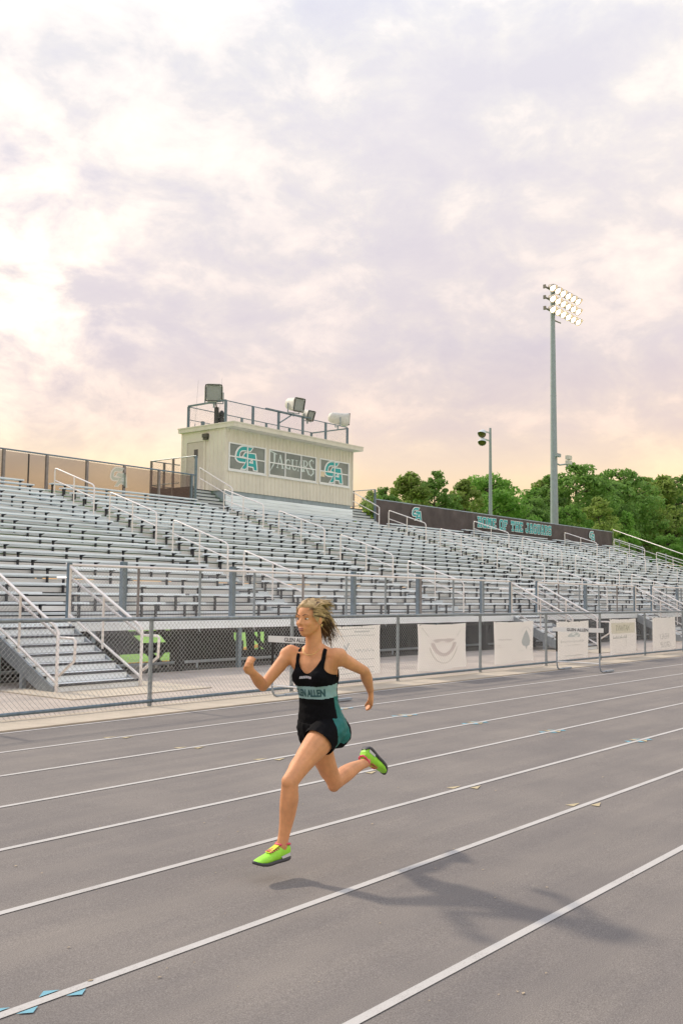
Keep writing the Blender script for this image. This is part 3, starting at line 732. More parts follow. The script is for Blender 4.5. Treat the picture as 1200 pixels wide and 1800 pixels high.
LOGO_W = [(0.827,1.033),(0.692,0.81),(0.584,0.807),(0.372,0.786),(0.297,0.75),(0.26,0.683),(0.247,0.576),(0.3,0.562),(0.33,0.574),(0.418,0.741),(0.463,0.779),(0.909,0.779),(0.945,0.554),(1.001,0.032),(0.799,0.033),(0.773,0.159),(0.596,0.17),(0.484,0.031),(0.251,0.018),(0.441,0.297),(0.23,0.286),(0.11,0.327),(0.034,0.435),(0.025,0.523),(0.058,0.724),(0.129,0.872),(0.217,0.97),(0.322,1.027),(0.488,1.042)]
LOGO_T1 = [(0.75,0.978),(0.663,0.844),(0.401,0.836),(0.311,0.816),(0.244,0.741),(0.212,0.6),(0.219,0.495),(0.476,0.489),(0.471,0.355),(0.244,0.346),(0.154,0.372),(0.1,0.446),(0.094,0.55),(0.125,0.705),(0.19,0.837),(0.278,0.928),(0.368,0.971),(0.489,0.984)]
LOGO_T2 = [(0.464,0.726),(0.863,0.737),(0.953,0.082),(0.832,0.076),(0.808,0.21),(0.565,0.21),(0.461,0.073),(0.325,0.075),(0.501,0.36),(0.483,0.494),(0.621,0.493),(0.62,0.531),(0.375,0.582)]
LOGO_H = [(0.713,0.516),(0.771,0.507),(0.79,0.333),(0.605,0.338)]; LOGO_G = [(0.726,0.457),(0.736,0.39),(0.678,0.391)]
def tess(pts):
    from mathutils.geometry import tessellate_polygon
    return [tuple(f) for f in tessellate_polygon([[Vector((a, c, 0)) for a, c in pts]])]
def logo(b, x0, z0, sx, sz_, y, mis=(0, 1, 2), st=.003):
    for k, (pts, mi) in enumerate(((LOGO_W, mis[0]), (LOGO_T1, mis[1]), (LOGO_T2, mis[1]), (LOGO_H, mis[0]), (LOGO_G, mis[2]))):
        d = y-st*[0, 1, 1.4, 2, 3][k]
        b.add([(x0+sx*u, d, z0+sz_*v) for u, v in pts], tess(pts), mi)
w1 = window(*W[0]); w2 = window(*W[1]); w3 = window(*W[2])
for w, x0 in ((w1, 29.80), (w3, 35.80)):
    b = MB(); logo(b, x0, 6.995, 1.50, 1.07, BY0-.006); b.build('logo_print', [M_wprint, M_teal, M_glass], w)
# JAGUARS in thick-and-thin display capitals
def glyph_strokes():
    G = {}
    G['J'] = [((.05,1.0),(.95,.86),.10,.05),((.62,.92),(.62,.30),.20,.16),((.62,.32),(.40,.05),.16,.10),((.40,.06),(.02,-.32),.10,.02)]
    G['A'] = [((.10,0),(.52,1.0),.07,.07),((.50,1.0),(.88,0),.15,.17),((.28,.36),(.74,.36),.06,.06),((.0,0),(.25,0),.06,.06),((.70,0),(1.05,0),.06,.06)]
    G['G'] = [((.88,.82),(.60,.97),.06,.09),((.60,.97),(.28,.86),.09,.13),((.28,.86),(.13,.5),.13,.17),((.13,.5),(.28,.12),.17,.13),((.28,.12),(.60,.02),.13,.08),((.60,.02),(.84,.12),.08,.12),((.84,.0),(.84,.44),.15,.15),((.60,.44),(1.0,.44),.06,.06),((.88,1.0),(.88,.68),.03,.05)]
    G['U'] = [((.18,1.0),(.18,.30),.16,.16),((.18,.30),(.38,.04),.16,.10),((.38,.04),(.66,.05),.10,.07),((.66,.05),(.82,.30),.07,.07),((.82,.30),(.82,1.0),.07,.07),((.0,1.0),(.38,1.0),.06,.06),((.64,1.0),(1.0,1.0),.06,.06)]
    G['R'] = [((.18,0),(.18,1.0),.17,.17),((.0,1.0),(.55,1.0),.06,.08),((.55,1.0),(.80,.76),.09,.15),((.80,.76),(.55,.50),.15,.08),((.55,.50),(.20,.48),.07,.06),((.45,.50),(1.05,-.25),.14,.17),((.0,0),(.38,0),.06,.06)]
    G['S'] = [((.86,.98),(.80,.76),.03,.05),((.82,.86),(.50,.98),.06,.09),((.50,.98),(.20,.80),.09,.14),((.20,.80),(.34,.58),.14,.16),((.34,.58),(.70,.40),.16,.17),((.70,.40),(.82,.20),.17,.14),((.82,.20),(.46,.0),.13,.09),((.46,.0),(.10,.16),.08,.05),((.12,.30),(.10,.0),.05,.03)]
    return G
GS = glyph_strokes()
b = MB()
def stroke_text(b, items, y, mi=0):
    k = 0
    for ch, x0, z0, sx, sz_ in items:
        for (p, q, t0, t1) in GS[ch]:
            p = Vector((x0+p[0]*sx, z0+p[1]*sz_)); q = Vector((x0+q[0]*sx, z0+q[1]*sz_)); d = q-p; n = Vector((-d.y, d.x)).normalized()
            a, c = n*t0*sx*.62, n*t1*sx*.62; e = d.normalized()*.006; k += 1; yy = y-.0004*(k % 9)
            b.add([(p.x-a.x-e.x, yy, p.y-a.y-e.y), (q.x-c.x+e.x, yy, q.y-c.y+e.y), (q.x+c.x+e.x, yy, q.y+c.y+e.y), (p.x+a.x-e.x, yy, p.y+a.y-e.y)], [(0,1,2,3)], mi)
stroke_text(b, [('J',32.05,7.36,.50,.70), ('A',32.50,7.36,.48,.60), ('G',33.06,7.36,.40,.47), ('U',33.50,7.36,.44,.47), ('A',33.92,7.36,.42,.50), ('R',34.30,7.38,.42,.50), ('S',34.66,7.22,.50,.78)], BY0-.004)
b.build('lettering', M_gprint, w2)
b = MB(); b.box(35.60, 35.90, BY0-.012, BY0-.006, 7.27, 7.52); b.build('paper_note', mat('paper_note', (.72, .60, .42), .8), w3)
# door on the left side
b = MB(); b.box(BX0-.035, BX0, 31.30, 32.34, BZ0+.02, 8.25); dr = b.build('door', M_door, pb)
b = MB(); 
b.box(BX0-.055, BX0+.0, 31.20, 31.29, BZ0+.02, 8.35); b.box(BX0-.055, BX0+.0, 32.35, 32.44, BZ0+.02, 8.35); b.box(BX0-.055, BX0+.0, 31.29, 32.35, 8.26, 8.35); b.build('door_frame', M_tand, dr)
b = MB(); b.box(BX0-.045, BX0-.036, 31.66, 31.90, 7.55, 7.93); b.build('door_window', mat('dark_glass', (.05, .055, .06), .15), dr)
b = MB(); b.ell((BX0-.08, 31.40, 7.05), .04, .04, .04); b.tube([(BX0-.035, 31.40, 7.05), (BX0-.08, 31.40, 7.05)], .018, 6); b.build('handle', M_pole, dr)
b = MB(); b.box(BX0-.16, BX0-.028, 31.0, 31.3, 8.40, 8.56); b.box(BX0-.13, BX0-.028, 31.03, 31.27, 8.30, 8.40); b.build('wall_light', mat('bronze_fitting', (.07, .065, .05), .5), pb)
# railing on the roof
ZR0, ZR1 = BZ1+.22, 9.96
fr, bk, lx, rx = 30.2, 32.55, 29.45, 37.85
b = MB()
b.tube([(lx, bk, ZR1-.02), (rx, bk, ZR1-.02)], .022, 6); b.tube([(lx, fr, ZR1), (rx, fr, ZR1)], .022, 6)
b.beam((lx, fr, ZR1+.01), (lx, bk, ZR1+.01), .10, .06); b.beam((rx, fr, ZR1-.05), (rx, bk, ZR1-.05), .08, .05)
b.tube([(lx, bk, ZR1-.6), (rx, bk, ZR1-.6)], .018, 5)
b.build('roof_railing', M_galvb, pb)
for k in range(6):
    x = lx+(rx-lx)*k/5
    for y in (fr, bk):
        b = MB(); b.box(x-.045, x+.045, y-.045, y+.045, ZR0, ZR1-.02); b.box(x-.09, x+.09, y-.07, y+.07, ZR0+.002, ZR0+.03); b.build('railing_post', M_galvb, pb)
    if k < 5: b = MB(); b.box(x+.8, x+.95, bk-.05, bk+.05, ZR0, ZR1-.55); b.build('railing_post', M_galvb, pb)
b = MB(); b.chain((lx, fr, ZR0+.03), (1, 0, 0), rx-lx, 1.0, .075, .0015); b.chain((lx, bk, ZR0+.03), (1, 0, 0), rx-lx, .95, .075, .0015)
b.chain((lx, fr, ZR0+.03), (0, 1, 0), bk-fr, .98, .075, .0015); b.chain((rx, fr, ZR0+.03), (0, 1, 0), bk-fr, .9, .075, .0015)
b.build('railing_mesh', M_wire, pb, kind='stuff')
b = MB(); b.beam((31.9, 30.15, ZR1+.03), (35.0, 30.15, ZR1+.03), .10, .05); b.beam((32.8, 30.15, ZR0+.5), (33.7, 30.15, ZR1+.02), .05, .05); b.build('speaker_beam', M_galvb, pb)

# ---------------------------------------------------------------- loudspeakers, camera, antennas
def speaker(c, aim, s, dep, label, grille=True, tilt=-12):
    """rounded shell flaring to a square mouth; c = centre of the mouth, aim = azimuth it faces"""
    c = Vector(c); el = R(tilt); a = R(aim); d = Vector((math.cos(a)*math.cos(el), math.sin(a)*math.cos(el), math.sin(el)))
    e1 = Vector((-math.sin(a), math.cos(a), 0)); e2 = d.cross(e1)*-1
    if e2.z < 0: e2 = -e2
    t = thing('loudspeaker', label, 'loudspeaker', c-Vector((0, 0, s)), 'loudspeakers on the press box roof')
    b = MB(); k = 16; rings = []
    for q, h, sq in ((-1.0, .03, 0), (-.97, .30, 0), (-.86, .42, 0), (-.6, .47, .1), (-.35, .48, .25), (-.16, .49, .8), (-.08, .53, 1), (0, .535, 1), (0, .47, 1), (-.03, .46, 1)):
        ring = []
        for i in range(k):
            th = 2*math.pi*(i+.5)/k; cx, cy = math.cos(th), math.sin(th); m = 1/max(abs(cx), abs(cy)); f = (1-sq)+sq*m*.98
            ring.append(c+d*(q*dep)+(e1*cx+e2*cy)*(h*s*f))
        rings.append(ring)
    vs = [p for r_ in rings for p in r_]
    b.add(vs, [(j*k+i, j*k+(i+1)%k, (j+1)*k+(i+1)%k, (j+1)*k+i) for j in range(len(rings)-1) for i in range(k)], 0, True)
    b.build('shell', M_spk, t)
    b = MB(); h = s*.46; o = c-d*.02
    b.add([o-e1*h-e2*h, o+e1*h-e2*h, o+e1*h+e2*h, o-e1*h+e2*h], [(0,1,2,3)])
    for i in range(-4, 5):
        p = o+e1*(h*i/5)+d*.004; b.add([p-e1*.004-e2*h, p+e1*.004-e2*h, p+e1*.004+e2*h, p-e1*.004+e2*h], [(0,1,2,3)])
    b.build('grille', M_grill, t)
    b = MB()
    for sg in (-1, 1):
        for p, q in (((e1*h-e2*h), (e1*h+e2*h)), ((e1*h+e2*h), (-e1*h+e2*h))): b.beam(o+p*sg+d*.025, o+q*sg+d*.025, .035, .035)
    b.build('mouth_frame', M_black, t)
    b = MB()
    for sg in (-1, 1):
        p = c-d*(dep*.5)+e1*(s*.52*sg); b.beam(p+Vector((0,0,.02)), p-Vector((0,0,s*.62)), .03, .05)
    p0, p1 = [c-d*(dep*.5)+e1*(s*.52*sg)-Vector((0,0,s*.62)) for sg in (-1, 1)]
    b.beam(p0, p1, .05, .03); m_ = (p0+p1)/2; b.beam(m_, m_-Vector((0, 0, s*.25)), .06, .06)
    b.build('yoke', M_pole, t)
    return t
speaker((29.25, 30.75, 10.32), 222, .76, .55, 'largest cream loudspeaker, facing forward at the left end of the roof railing')
speaker((34.0, 30.0, 10.46), 262, .66, .85, 'cream loudspeaker on the roof beam with a dark framed grille facing right')
speaker((34.95, 30.1, 10.10), 268, .50, .48, 'smallest cream loudspeaker, right of the roof beam', tilt=-20)
speaker((38.2, 30.5, 10.42), -28, .62, 1.0, 'cream loudspeaker at the right end of the roof railing, mouth turned away', tilt=-4)
ct = thing('roof_camera', 'small black camera on a stand behind the left roof railing', 'camera', (29.8, 31.1, ZR0))
b = MB(); b.box(29.6, 30.0, 30.95, 31.25, ZR0, ZR0+.06); b.box(29.68, 29.82, 31.0, 31.15, ZR0+.06, ZR0+.85); b.build('stand', M_black, ct)
b = MB(); b.ell((29.98, 31.0, ZR0+.55), .13, .13, .2); b.box(29.85, 30.05, 30.9, 31.05, ZR0+.2, ZR0+.4); b.build('housing', M_black, ct)
b = MB(); b.tube([(29.6, 31.05, ZR0+1.25), (29.85, 31.05, ZR0+.4)], .035, 6); b.build('arm', M_galvr, ct)
for x, y, z1, lb in ((29.7, 32.4, 11.2, 'thin whip antenna leaning at the back left corner of the roof'), (30.3, 31.5, 11.3, 'thin upright whip antenna beside the largest loudspeaker')):
    at = thing('antenna', lb, 'antenna', (x, y, ZR0), 'whip antennas on the press box roof')
    b = MB(); b.tube([(x, y, ZR0), (x+.02, y, ZR0+.25)], .02, 6); b.build('mount', M_pole, at)
    b = MB(); b.tube([(x+.02, y, ZR0+.25), (x+.16, y, z1)], .006, 4); b.build('whip', M_pole, at)

# ---------------------------------------------------------------- fence along the top of the stand, left of the press box
bf = thing('back_fence', 'dark chain link fence with sheer brown screen and pale logo, left of the press box', 'fence', (15, 30.0, 4.9))
for k in range(18):
    x = 27.4-1.725*k; b = MB(); b.box(x-.045, x+.045, 29.97, 30.06, 4.4, 6.5); b.build('fence_post', M_galvr if k else M_galvb, bf)
    if k == 4: b = MB(); b.box(x-.03-.72, x-.72, 30.0, 30.05, 4.9, 6.45); b.build('fence_post', M_brkt, bf)
b = MB(); b.tube([(-2, 30.0, 6.51), (27.56, 30.0, 6.51)], .028, 7); b.build('top_rail', M_galvb, bf)
b = MB(); b.chain((-2, 29.985, 5.1), (1, 0, 0), 29.5, 1.4, .07, .0026); b.build('wire_mesh', M_wired, bf, kind='stuff')
b = MB(); n = 80
vs = [(-2+29.5*i/n, 30.035+.006*math.sin(i*1.3), z_) for z_ in (5.16, 6.45) for i in range(n+1)]
b.add(vs, [(i, i+1, n+2+i, n+1+i) for i in range(n)], 0, True); b.build('sheer_screen', M_sheer, bf)
b = MB(); logo(b, 23.22, 5.62, .86, .76, 29.97, (0, 1, 1), .004); b.build('logo_print', [mat('faded_white_print', (.75, .74, .70), .6, alpha=.55), mat('faded_green_print', (.42, .50, .42), .6, alpha=.45)], bf)

# ---------------------------------------------------------------- banner along the top of the stand, right of the press box
bn = thing('fabric_banner', 'long dark brown banner reading HOME OF THE JAGUARS along the top row', 'banner', (54.5, 30.0, 4.9))
b = MB(); nx, nz = 240, 6; X0, X1 = 39.97, 69.05
fold = lambda x, v: 29.985-.03*abs(math.sin(x*1.55+.4*math.sin(x*.7)))**3-.018*math.sin(x*3.7+v*2.2)*(1-.6*v)-.012*math.sin(x*9+v*5)
vs = [(X0+(X1-X0)*i/nx, fold(X0+(X1-X0)*i/nx, j/nz), 5.02+1.5*j/nz) for j in range(nz+1) for i in range(nx+1)]
b.add(vs, [(j*(nx+1)+i, j*(nx+1)+i+1, (j+1)*(nx+1)+i+1, (j+1)*(nx+1)+i) for j in range(nz) for i in range(nx)], 0, True)
b.build('cloth', M_brown, bn)
b = MB(); b.tube([(X0-.05, 30.0, 6.545), (X1, 30.0, 6.545)], .032, 7); b.build('top_rail', M_pole, bn)
for k in range(18):
    x = X0+1.71*k; b = MB(); b.box(x-.04, x+.04, 30.02, 30.10, 4.4, 6.53); b.build('post', M_galvb, bn)
SL = {  # slab letters on a 10 x 14 grid: rectangles x0,y0,x1,y1
'H': [(1,0,3.6,14),(6.4,0,9,14),(3.6,5.6,6.4,8.4),(0,0,4.4,2.4),(5.6,0,10,2.4),(0,11.6,4.4,14),(5.6,11.6,10,14)],
'O': [(0,2,2.9,12),(7.1,2,10,12),(1.4,0,8.6,2.8),(1.4,11.2,8.6,14)],
'M': [(1,0,3.4,14),(6.6,0,9,14),(3.0,8,5,13),(5,8,7,13),(4,5.5,6,10),(0,0,4.2,2.4),(5.8,0,10,2.4),(0,11.6,3.4,14),(6.6,11.6,10,14)],
'E': [(1,0,3.8,14),(0,0,9.6,2.6),(0,11.4,9.6,14),(7.2,0,9.6,4.4),(7.2,9.6,9.6,14),(3.8,5.8,6.8,8.2)],
'F': [(1,0,3.8,14),(0,0,5,2.4),(0,11.4,9.6,14),(7.2,9.2,9.6,14),(3.8,5.8,6.8,8.2)],
'T': [(3.6,0,6.4,14),(2,0,8,2.4),(0,11.4,10,14),(0,9,2.4,14),(7.6,9,10,14)],
'J': [(5.4,2,8.2,14),(3.6,11.6,10,14),(1.4,0,7.2,2.8),(0,1.6,2.8,5.6)],
'A': [(1.2,0,3.6,9),(6.4,0,8.8,9),(2.4,8,4.6,14),(5.4,8,7.6,14),(3,11.2,7,14),(3,4,7,6.4),(0,0,4.2,2.2),(5.8,0,10,2.2)],
'G': [(0,2,2.9,12),(1.4,0,8.6,2.8),(1.4,11.2,8.6,14),(7.1,9.4,9.8,13),(7.1,1,9.8,6.6),(5.2,5,9.8,7.2)],
'U': [(1,2,3.7,14),(6.3,2,9,14),(2,0,8,2.8),(0,11.6,4.5,14),(5.5,11.6,10,14)],
'R': [(1,0,3.7,14),(0,11.4,8,14),(6.6,7.4,9.4,12.8),(3.7,6,8,8.4),(6.2,2,8.6,6.6),(0,0,4.6,2.4),(6,0,10,2.4)],
'S': [(0,8.2,2.8,12.6),(1.2,11.2,8.6,14),(7,9.4,9.4,13),(1.2,6,8.6,8.6),(7,1.4,9.8,7),(1.2,0,8.6,2.8),(0,1,2.6,4.8)]}
def slab(b, txt, x0, x1, z0, h):
    n = len(txt); w = (x1-x0)/n; k = 0
    for i, ch in enumerate(txt):
        ox = x0+w*i+.03; sx = (w-.06)/10; s_ = h/14
        for (a, c, d, e) in SL[ch]:
            xa, xb, za, zb = ox+a*sx, ox+d*sx, z0+c*s_, z0+e*s_; k += 1; g_ = .028; yo = .0003*(k % 11)
            b.add([(xa-g_, 29.905-yo, za-g_), (xb+g_, 29.905-yo, za-g_), (xb+g_, 29.905-yo, zb+g_), (xa-g_, 29.905-yo, zb+g_)], [(0,1,2,3)], 0)
            b.add([(xa, 29.897-yo, za), (xb, 29.897-yo, za), (xb, 29.897-yo, zb), (xa, 29.897-yo, zb)], [(0,1,2,3)], 1)
for txt, x0, x1 in (('HOME', 49.75, 51.98), ('OF', 52.30, 53.35), ('THE', 53.70, 55.30), ('JAGUARS', 55.58, 59.16)):
    b = MB(); slab(b, txt, x0, x1, 5.73, .62); b.build('lettering', [M_wprint, M_teal], bn)
for x0 in (43.0, 64.85):
    b = MB(); logo(b, x0, 5.66, 1.0, .72, 29.90, (0, 1, 2), .004); b.build('logo_print', [M_wprint, M_teal, M_brown], bn)

# ---------------------------------------------------------------- lighting poles
fp = thing('floodlight_pole', 'tall grey floodlight pole with three rows of lit lamps', 'light pole', (67.75, 34, -1.2))
b = MB(); n = 14; b.tube([(67.75, 34, -1.2+26.4*i/n) for i in range(n+1)], [.36-.20*i/n for i in range(n+1)], 14)
for zj in (10.2, 17.0): b.tube([(67.75, 34, zj), (67.75, 34, zj+.10)], .27-.0055*(zj-10), 14)
b.build('pole', M_pole, fp)
for r_, zr in enumerate((25.25, 24.42, 23.58)):
    b = MB(); b.beam((66.45, 34.0, zr), (71.6, 34.0, zr), .09, .10); b.box(66.40, 66.50, 33.9, 34.1, zr-.14, zr+.14); b.build('crossarm', M_galvr, fp)
    for k in range(6):
        x = 67.0+.87*k; c = Vector((x, 33.62, zr-.02)); d = Vector((-.16, -.80, -.56)).normalized()
        e1 = d.cross(Vector((0,0,1))).normalized(); e2 = e1.cross(d); b = MB(); kk = 14; rings = []
        for q, h in ((-.42, .02), (-.40, .10), (-.30, .13), (-.12, .24), (0, .30), (.10, .31)):
            rings.append([c+d*q+(e1*math.cos(6.2832*i/kk)+e2*math.sin(6.2832*i/kk))*h for i in range(kk)])
        # visor: upper half of the rim runs on forward
        rings.append([c+d*(.12+.20*max(0, math.sin(6.2832*i/kk)))+(e1*math.cos(6.2832*i/kk)+e2*math.sin(6.2832*i/kk))*.315 for i in range(kk)])
        vs = [p for q in rings for p in q]
        b.add(vs, [(j*kk+i, j*kk+(i+1)%kk, (j+1)*kk+(i+1)%kk, (j+1)*kk+i) for j in range(len(rings)-1) for i in range(kk)], 0, True)
        b.beam(c-d*.35, (x, 34.0, zr), .06, .06)
        h = b.build('floodlight', mat('lamp_housing', (.30, .26, .22), .5), fp)
        b = MB(); rim = [c+d*.05+(e1*math.cos(6.2832*i/kk)+e2*math.sin(6.2832*i/kk))*.24 for i in range(kk)]; b.add([c+d*.10]+rim, [(0, 1+i, 1+(i+1)%kk) for i in range(kk)], 0, True)
        b.build('lamp', M_lamp, h)
b = MB(); b.tube([(67.75, 33.9, 22.9), (68.3, 33.6, 22.75)], .05, 6); b.build('bracket', M_galvr, fp)
b = MB(); b.tube([(67.85, 33.9, 11.85), (68.3, 33.8, 11.75), (69.15, 33.6, 11.9)], .06, 7); b.beam((69.15, 33.6, 11.7), (69.15, 33.6, 12.1), .10, .10); b.box(67.3, 68.05, 33.55, 33.72, 12.3, 12.55)
b.build('side_arm', M_pole, fp)
for dz in (.12, .5):
    b = MB(); b.box(68.95, 69.5, 33.35, 33.65, 11.75+dz, 12.05+dz*1.0); b.build('small_floodlight', M_spk, fp)
lp = thing('light_pole', 'slender far light pole with two unlit lamps at its top', 'light pole', (94.3, 55, -1.2))
b = MB(); b.tube([(94.3, 55, -1.2+21.6*i/8) for i in range(9)], [.30-.17*i/8 for i in range(9)], 10); b.build('pole', M_pole, lp)
for zc, aim in ((19.65, (-.8, -.2, -.45)), (18.75, (-.75, -.35, -.55))):
    d = Vector(aim).normalized(); c = Vector((93.15, 55.35, zc)); e1 = d.cross(Vector((0,0,1))).normalized(); e2 = e1.cross(d); kk = 12
    b = MB(); rings = [[c+d*q+(e1*math.cos(6.2832*i/kk)+e2*math.sin(6.2832*i/kk))*h for i in range(kk)] for q, h in ((-.8, .1), (-.65, .25), (-.2, .40), (.1, .46))]
    rings.append([c+d*(.12+.5*max(0, math.sin(6.2832*i/kk)))+(e1*math.cos(6.2832*i/kk)+e2*math.sin(6.2832*i/kk))*.47 for i in range(kk)])
    b.add([p for q in rings for p in q], [(j*kk+i, j*kk+(i+1)%kk, (j+1)*kk+(i+1)%kk, (j+1)*kk+i) for j in range(len(rings)-1) for i in range(kk)], 0, True)
    b.beam(c-d*.8, (94.3, 55, zc+.2), .14, .14); h = b.build('floodlight', mat('pale_housing', (.55, .60, .64), .5), lp)
    b = MB(); b.add([c+d*.02]+[c+d*.04+(e1*math.cos(6.2832*i/kk)+e2*math.sin(6.2832*i/kk))*.42 for i in range(kk)], [(0, 1+i, 1+(i+1)%kk) for i in range(kk)], 0, True); b.build('lens', M_lens, h)

# ---------------------------------------------------------------- trees
def crown_mesh(seed, kind, nb=70, nl=85, H=10.0, Wd=4.2, leaf=.34):
    """unit tree crown: boughs spread through an uneven volume, each a cloud of small leaf faces"""
    r = np.random.default_rng(seed); vs = []; fs = []
    centres = []
    for i in range(nb):
        t = r.uniform(0, 1)**.8
        if kind == 0: prof = (math.sin(math.pi*min(1, .12+t*.88))**.7)*(1-.25*t)          # tall pine, rounded
        elif kind == 1: prof = math.sin(math.pi*(.18+.8*t))**.55                             # broad
        else: prof = (1-t)**.75*.95+.08                                                      # pointed
        a = r.uniform(0, 2*math.pi); q = prof*Wd*(r.uniform(.35, 1.0)**.6)*(1+.22*math.sin(3*a+seed)+.15*math.sin(5*a+2*seed))
        centres.append((q*math.cos(a), q*math.sin(a), t*H, r.uniform(.38, 1.35)*(1.1-.5*t)*(1.2 if kind == 1 else 1)))
    for cx, cy, cz, br in centres:
        m = int(nl*br); 
        u = r.normal(size=(m, 3)); u /= np.linalg.norm(u, axis=1)[:, None]; rad = br*(.45+.6*r.random(m)**.5)
        p = np.array([cx, cy, cz])+u*rad[:, None]*np.array([1.15, 1.15, .72])
        nrm = u*.7+r.normal(size=(m, 3))*.55+np.array([0, 0, .35]); nrm /= np.linalg.norm(nrm, axis=1)[:, None]
        a1 = np.cross(nrm, r.normal(size=(m, 3))); a1 /= np.linalg.norm(a1, axis=1)[:, None]; a2 = np.cross(nrm, a1)
        s = leaf*(.45+.8*r.random(m))[:, None]
        q0 = p-a1*s; q1 = p+a2*s*.42; q2 = p+a1*s; q3 = p-a2*s*.42+nrm*s*.2
        o = len(vs)*0+sum(len(x_) for x_ in vs)
        vs.append(np.stack([q0, q1, q2, q3], 1).reshape(-1, 3)); fs.append(o+np.arange(m*4).reshape(m, 4))
    V = np.concatenate(vs); Fc = np.concatenate(fs)
    return V, Fc, centres
def tree_meshes(seed, kind, H, Wd, m, leaf=.30, nb=84):
    V, Fc, cs = crown_mesh(seed, kind, H=H, Wd=Wd, leaf=leaf, nb=nb)
    me = bpy.data.meshes.new('crown'); me.from_pydata(V.tolist(), [], Fc.tolist()); me.materials.append(m); me.update()
    b = MB(); r = random.Random(seed); b.tube([(0, 0, -7.2), (.1, 0, -3), (0, .1, 0), (.15, .05, H*.5), (.05, 0, H*.9)], [.34, .29, .24, .14, .03], 8)
    for cx, cy, cz, br in cs[::3]:
        z0 = max(-.5, cz-.35*math.hypot(cx, cy)); b.tube([(.1, .05, z0), (cx*.5, cy*.5, (z0+cz)/2+.1), (cx*.95, cy*.95, cz)], [.09, .06, .02], 5)
    return me, b.mesh('trunk', [M_bark])
TM = [tree_meshes(1, 0, 10, 3.6, M_leaf[0]), tree_meshes(2, 0, 11, 4.0, M_leaf[1]), tree_meshes(3, 1, 8.5, 4.3, M_leaf[2]), tree_meshes(4, 0, 10, 3.3, M_leaf[1]), tree_meshes(5, 2, 10, 3.6, M_leaf[2]), tree_meshes(6, 1, 9, 4.4, M_leaf[0])]
def tree(x, y, ztop, k, label, w=1.0, rot=0.0, group=None, cat='tree', nm='tree'):
    me, tr = TM[k]; H = max(v.co.z for v in me.vertices) if k not in TH else TH[k]; TH[k] = H
    s = (ztop+1.2)/(H+7.0)
    t = thing(nm, label, cat, (x, y, -1.2), group)
    for nm_, q in (('crown', me), ('trunk', tr)):
        o = bpy.data.objects.new(nm_, q); col.objects.link(o); o.parent = t; o.location = (0, 0, 7.0*s); o.scale = (s*w, s*w, s); o.rotation_euler = (0, 0, rot)
    return t
TH = {}
# front row: x, y, top height, mesh, width, label
FT = [
 (76.5, 58, 11.2, 1, .75, 'low olive tree showing between the press box and the dark banner'),
 (79.5, 60, 12.4, 4, 1.1, 'small green tree peeking over the left end of the dark banner'),
 (83.0, 61, 13.6, 0, 1.15, 'first dark green tree past the left end of the dark banner'),
 (87.6, 61, 14.5, 3, 1.25, 'light green tree above the left logo of the dark banner'),
 (93.8, 62, 16.6, 0, 1.05, 'tallest tree left of the slender far light pole'),
 (100.5, 62, 16.2, 1, 1.15, 'brownish olive pine just behind the slender far light pole'),
 (107.5, 63, 16.6, 2, 1.2, 'broad green tree right of the slender far light pole'),
 (113.5, 64, 17.4, 4, 1.05, 'green tree midway between the two light poles'),
 (119.0, 63, 15.6, 5, 1.2, 'dark tree with its crown low beside the tall floodlight pole'),
 (112.0, 54, 12.5, 2, .9, 'small bright tree in front of the woods above the banner lettering'),
 (127.5, 64, 17.6, 0, 1.15, 'dark green pine immediately right of the tall floodlight pole'),
 (124.5, 56, 15.8, 1, 1.2, 'golden olive pine standing forward above the right logo of the banner'),
 (139.0, 66, 21.6, 5, 1.2, 'big dark tree behind the golden olive pine'),
 (136.0, 57, 14.8, 4, 1.0, 'pointed bright green tree beyond the end of the dark banner'),
 (148.5, 66, 22.3, 0, 1.15, 'tall dark tree above the sloping end rail of the bleachers'),
 (158.0, 67, 23.0, 5, 1.2, 'tall broad tree second from the right edge of the woods'),
 (166.5, 66, 23.5, 1, 1.1, 'tall olive tree just inside the right edge of the woods'),
 (147.0, 55, 12.0, 2, 1.1, 'low broad tree beside the sloping end rail'),
 (158.0, 54, 12.5, 5, 1.1, 'low dark tree below the tall broad tree at right'),
 (176.5, 67, 25.0, 3, 1.25, 'tall tree cut by the right edge of the view'),
 (186.0, 68, 26.0, 5, 1.25, 'tall tree beyond the right edge of the view'),
 (172.0, 58, 15.0, 2, 1.2, 'bushy green tree low at the right edge'),
]
for i, (x, y, zt_, k, w, lb) in enumerate(FT): tree(x, y, zt_+(.9 if i % 3 == 0 else -.3), k, lb, w*.86, i*1.7, 'trees of the wood behind the bleachers', nm='pine_tree' if k in (0, 1, 3) else 'leafy_tree')
for i in range(14):
    x = 88+i*8.2+random.uniform(-2, 2); y = 74+random.uniform(-3, 6)
    px = x/y; zt_ = np.interp(x, [88, 110, 125, 150, 180, 200], [14.5, 18.5, 18.5, 23.5, 27, 28])+random.uniform(-3.0, -.6)
    tree(x, y, zt_, random.randrange(6), 'tree of the back row of the wood, mostly hidden behind nearer crowns', 1.25, i*2.3, 'back row trees of the wood')
b = MB()
V = []; 
for i in range(9000):
    x = rng.uniform(78, 215); y = rng.uniform(49, 62)+.08*(x-100); zc = -1.2+abs(rng.normal(0, 1.6))+.5; s = rng.uniform(.15, .42)
    a, c = rng.normal(size=3), rng.normal(size=3); a /= np.linalg.norm(a); c = np.cross(a, c); c /= np.linalg.norm(c); p = np.array([x, y, zc]); o = len(V)
    V += [p-a*s, p+c*s*.5, p+a*s, p-c*s*.5]
me = bpy.data.meshes.new('undergrowth'); me.from_pydata([tuple(v) for v in V], [], [(4*i, 4*i+1, 4*i+2, 4*i+3) for i in range(9000)]); me.materials.append(M_leaf[0])
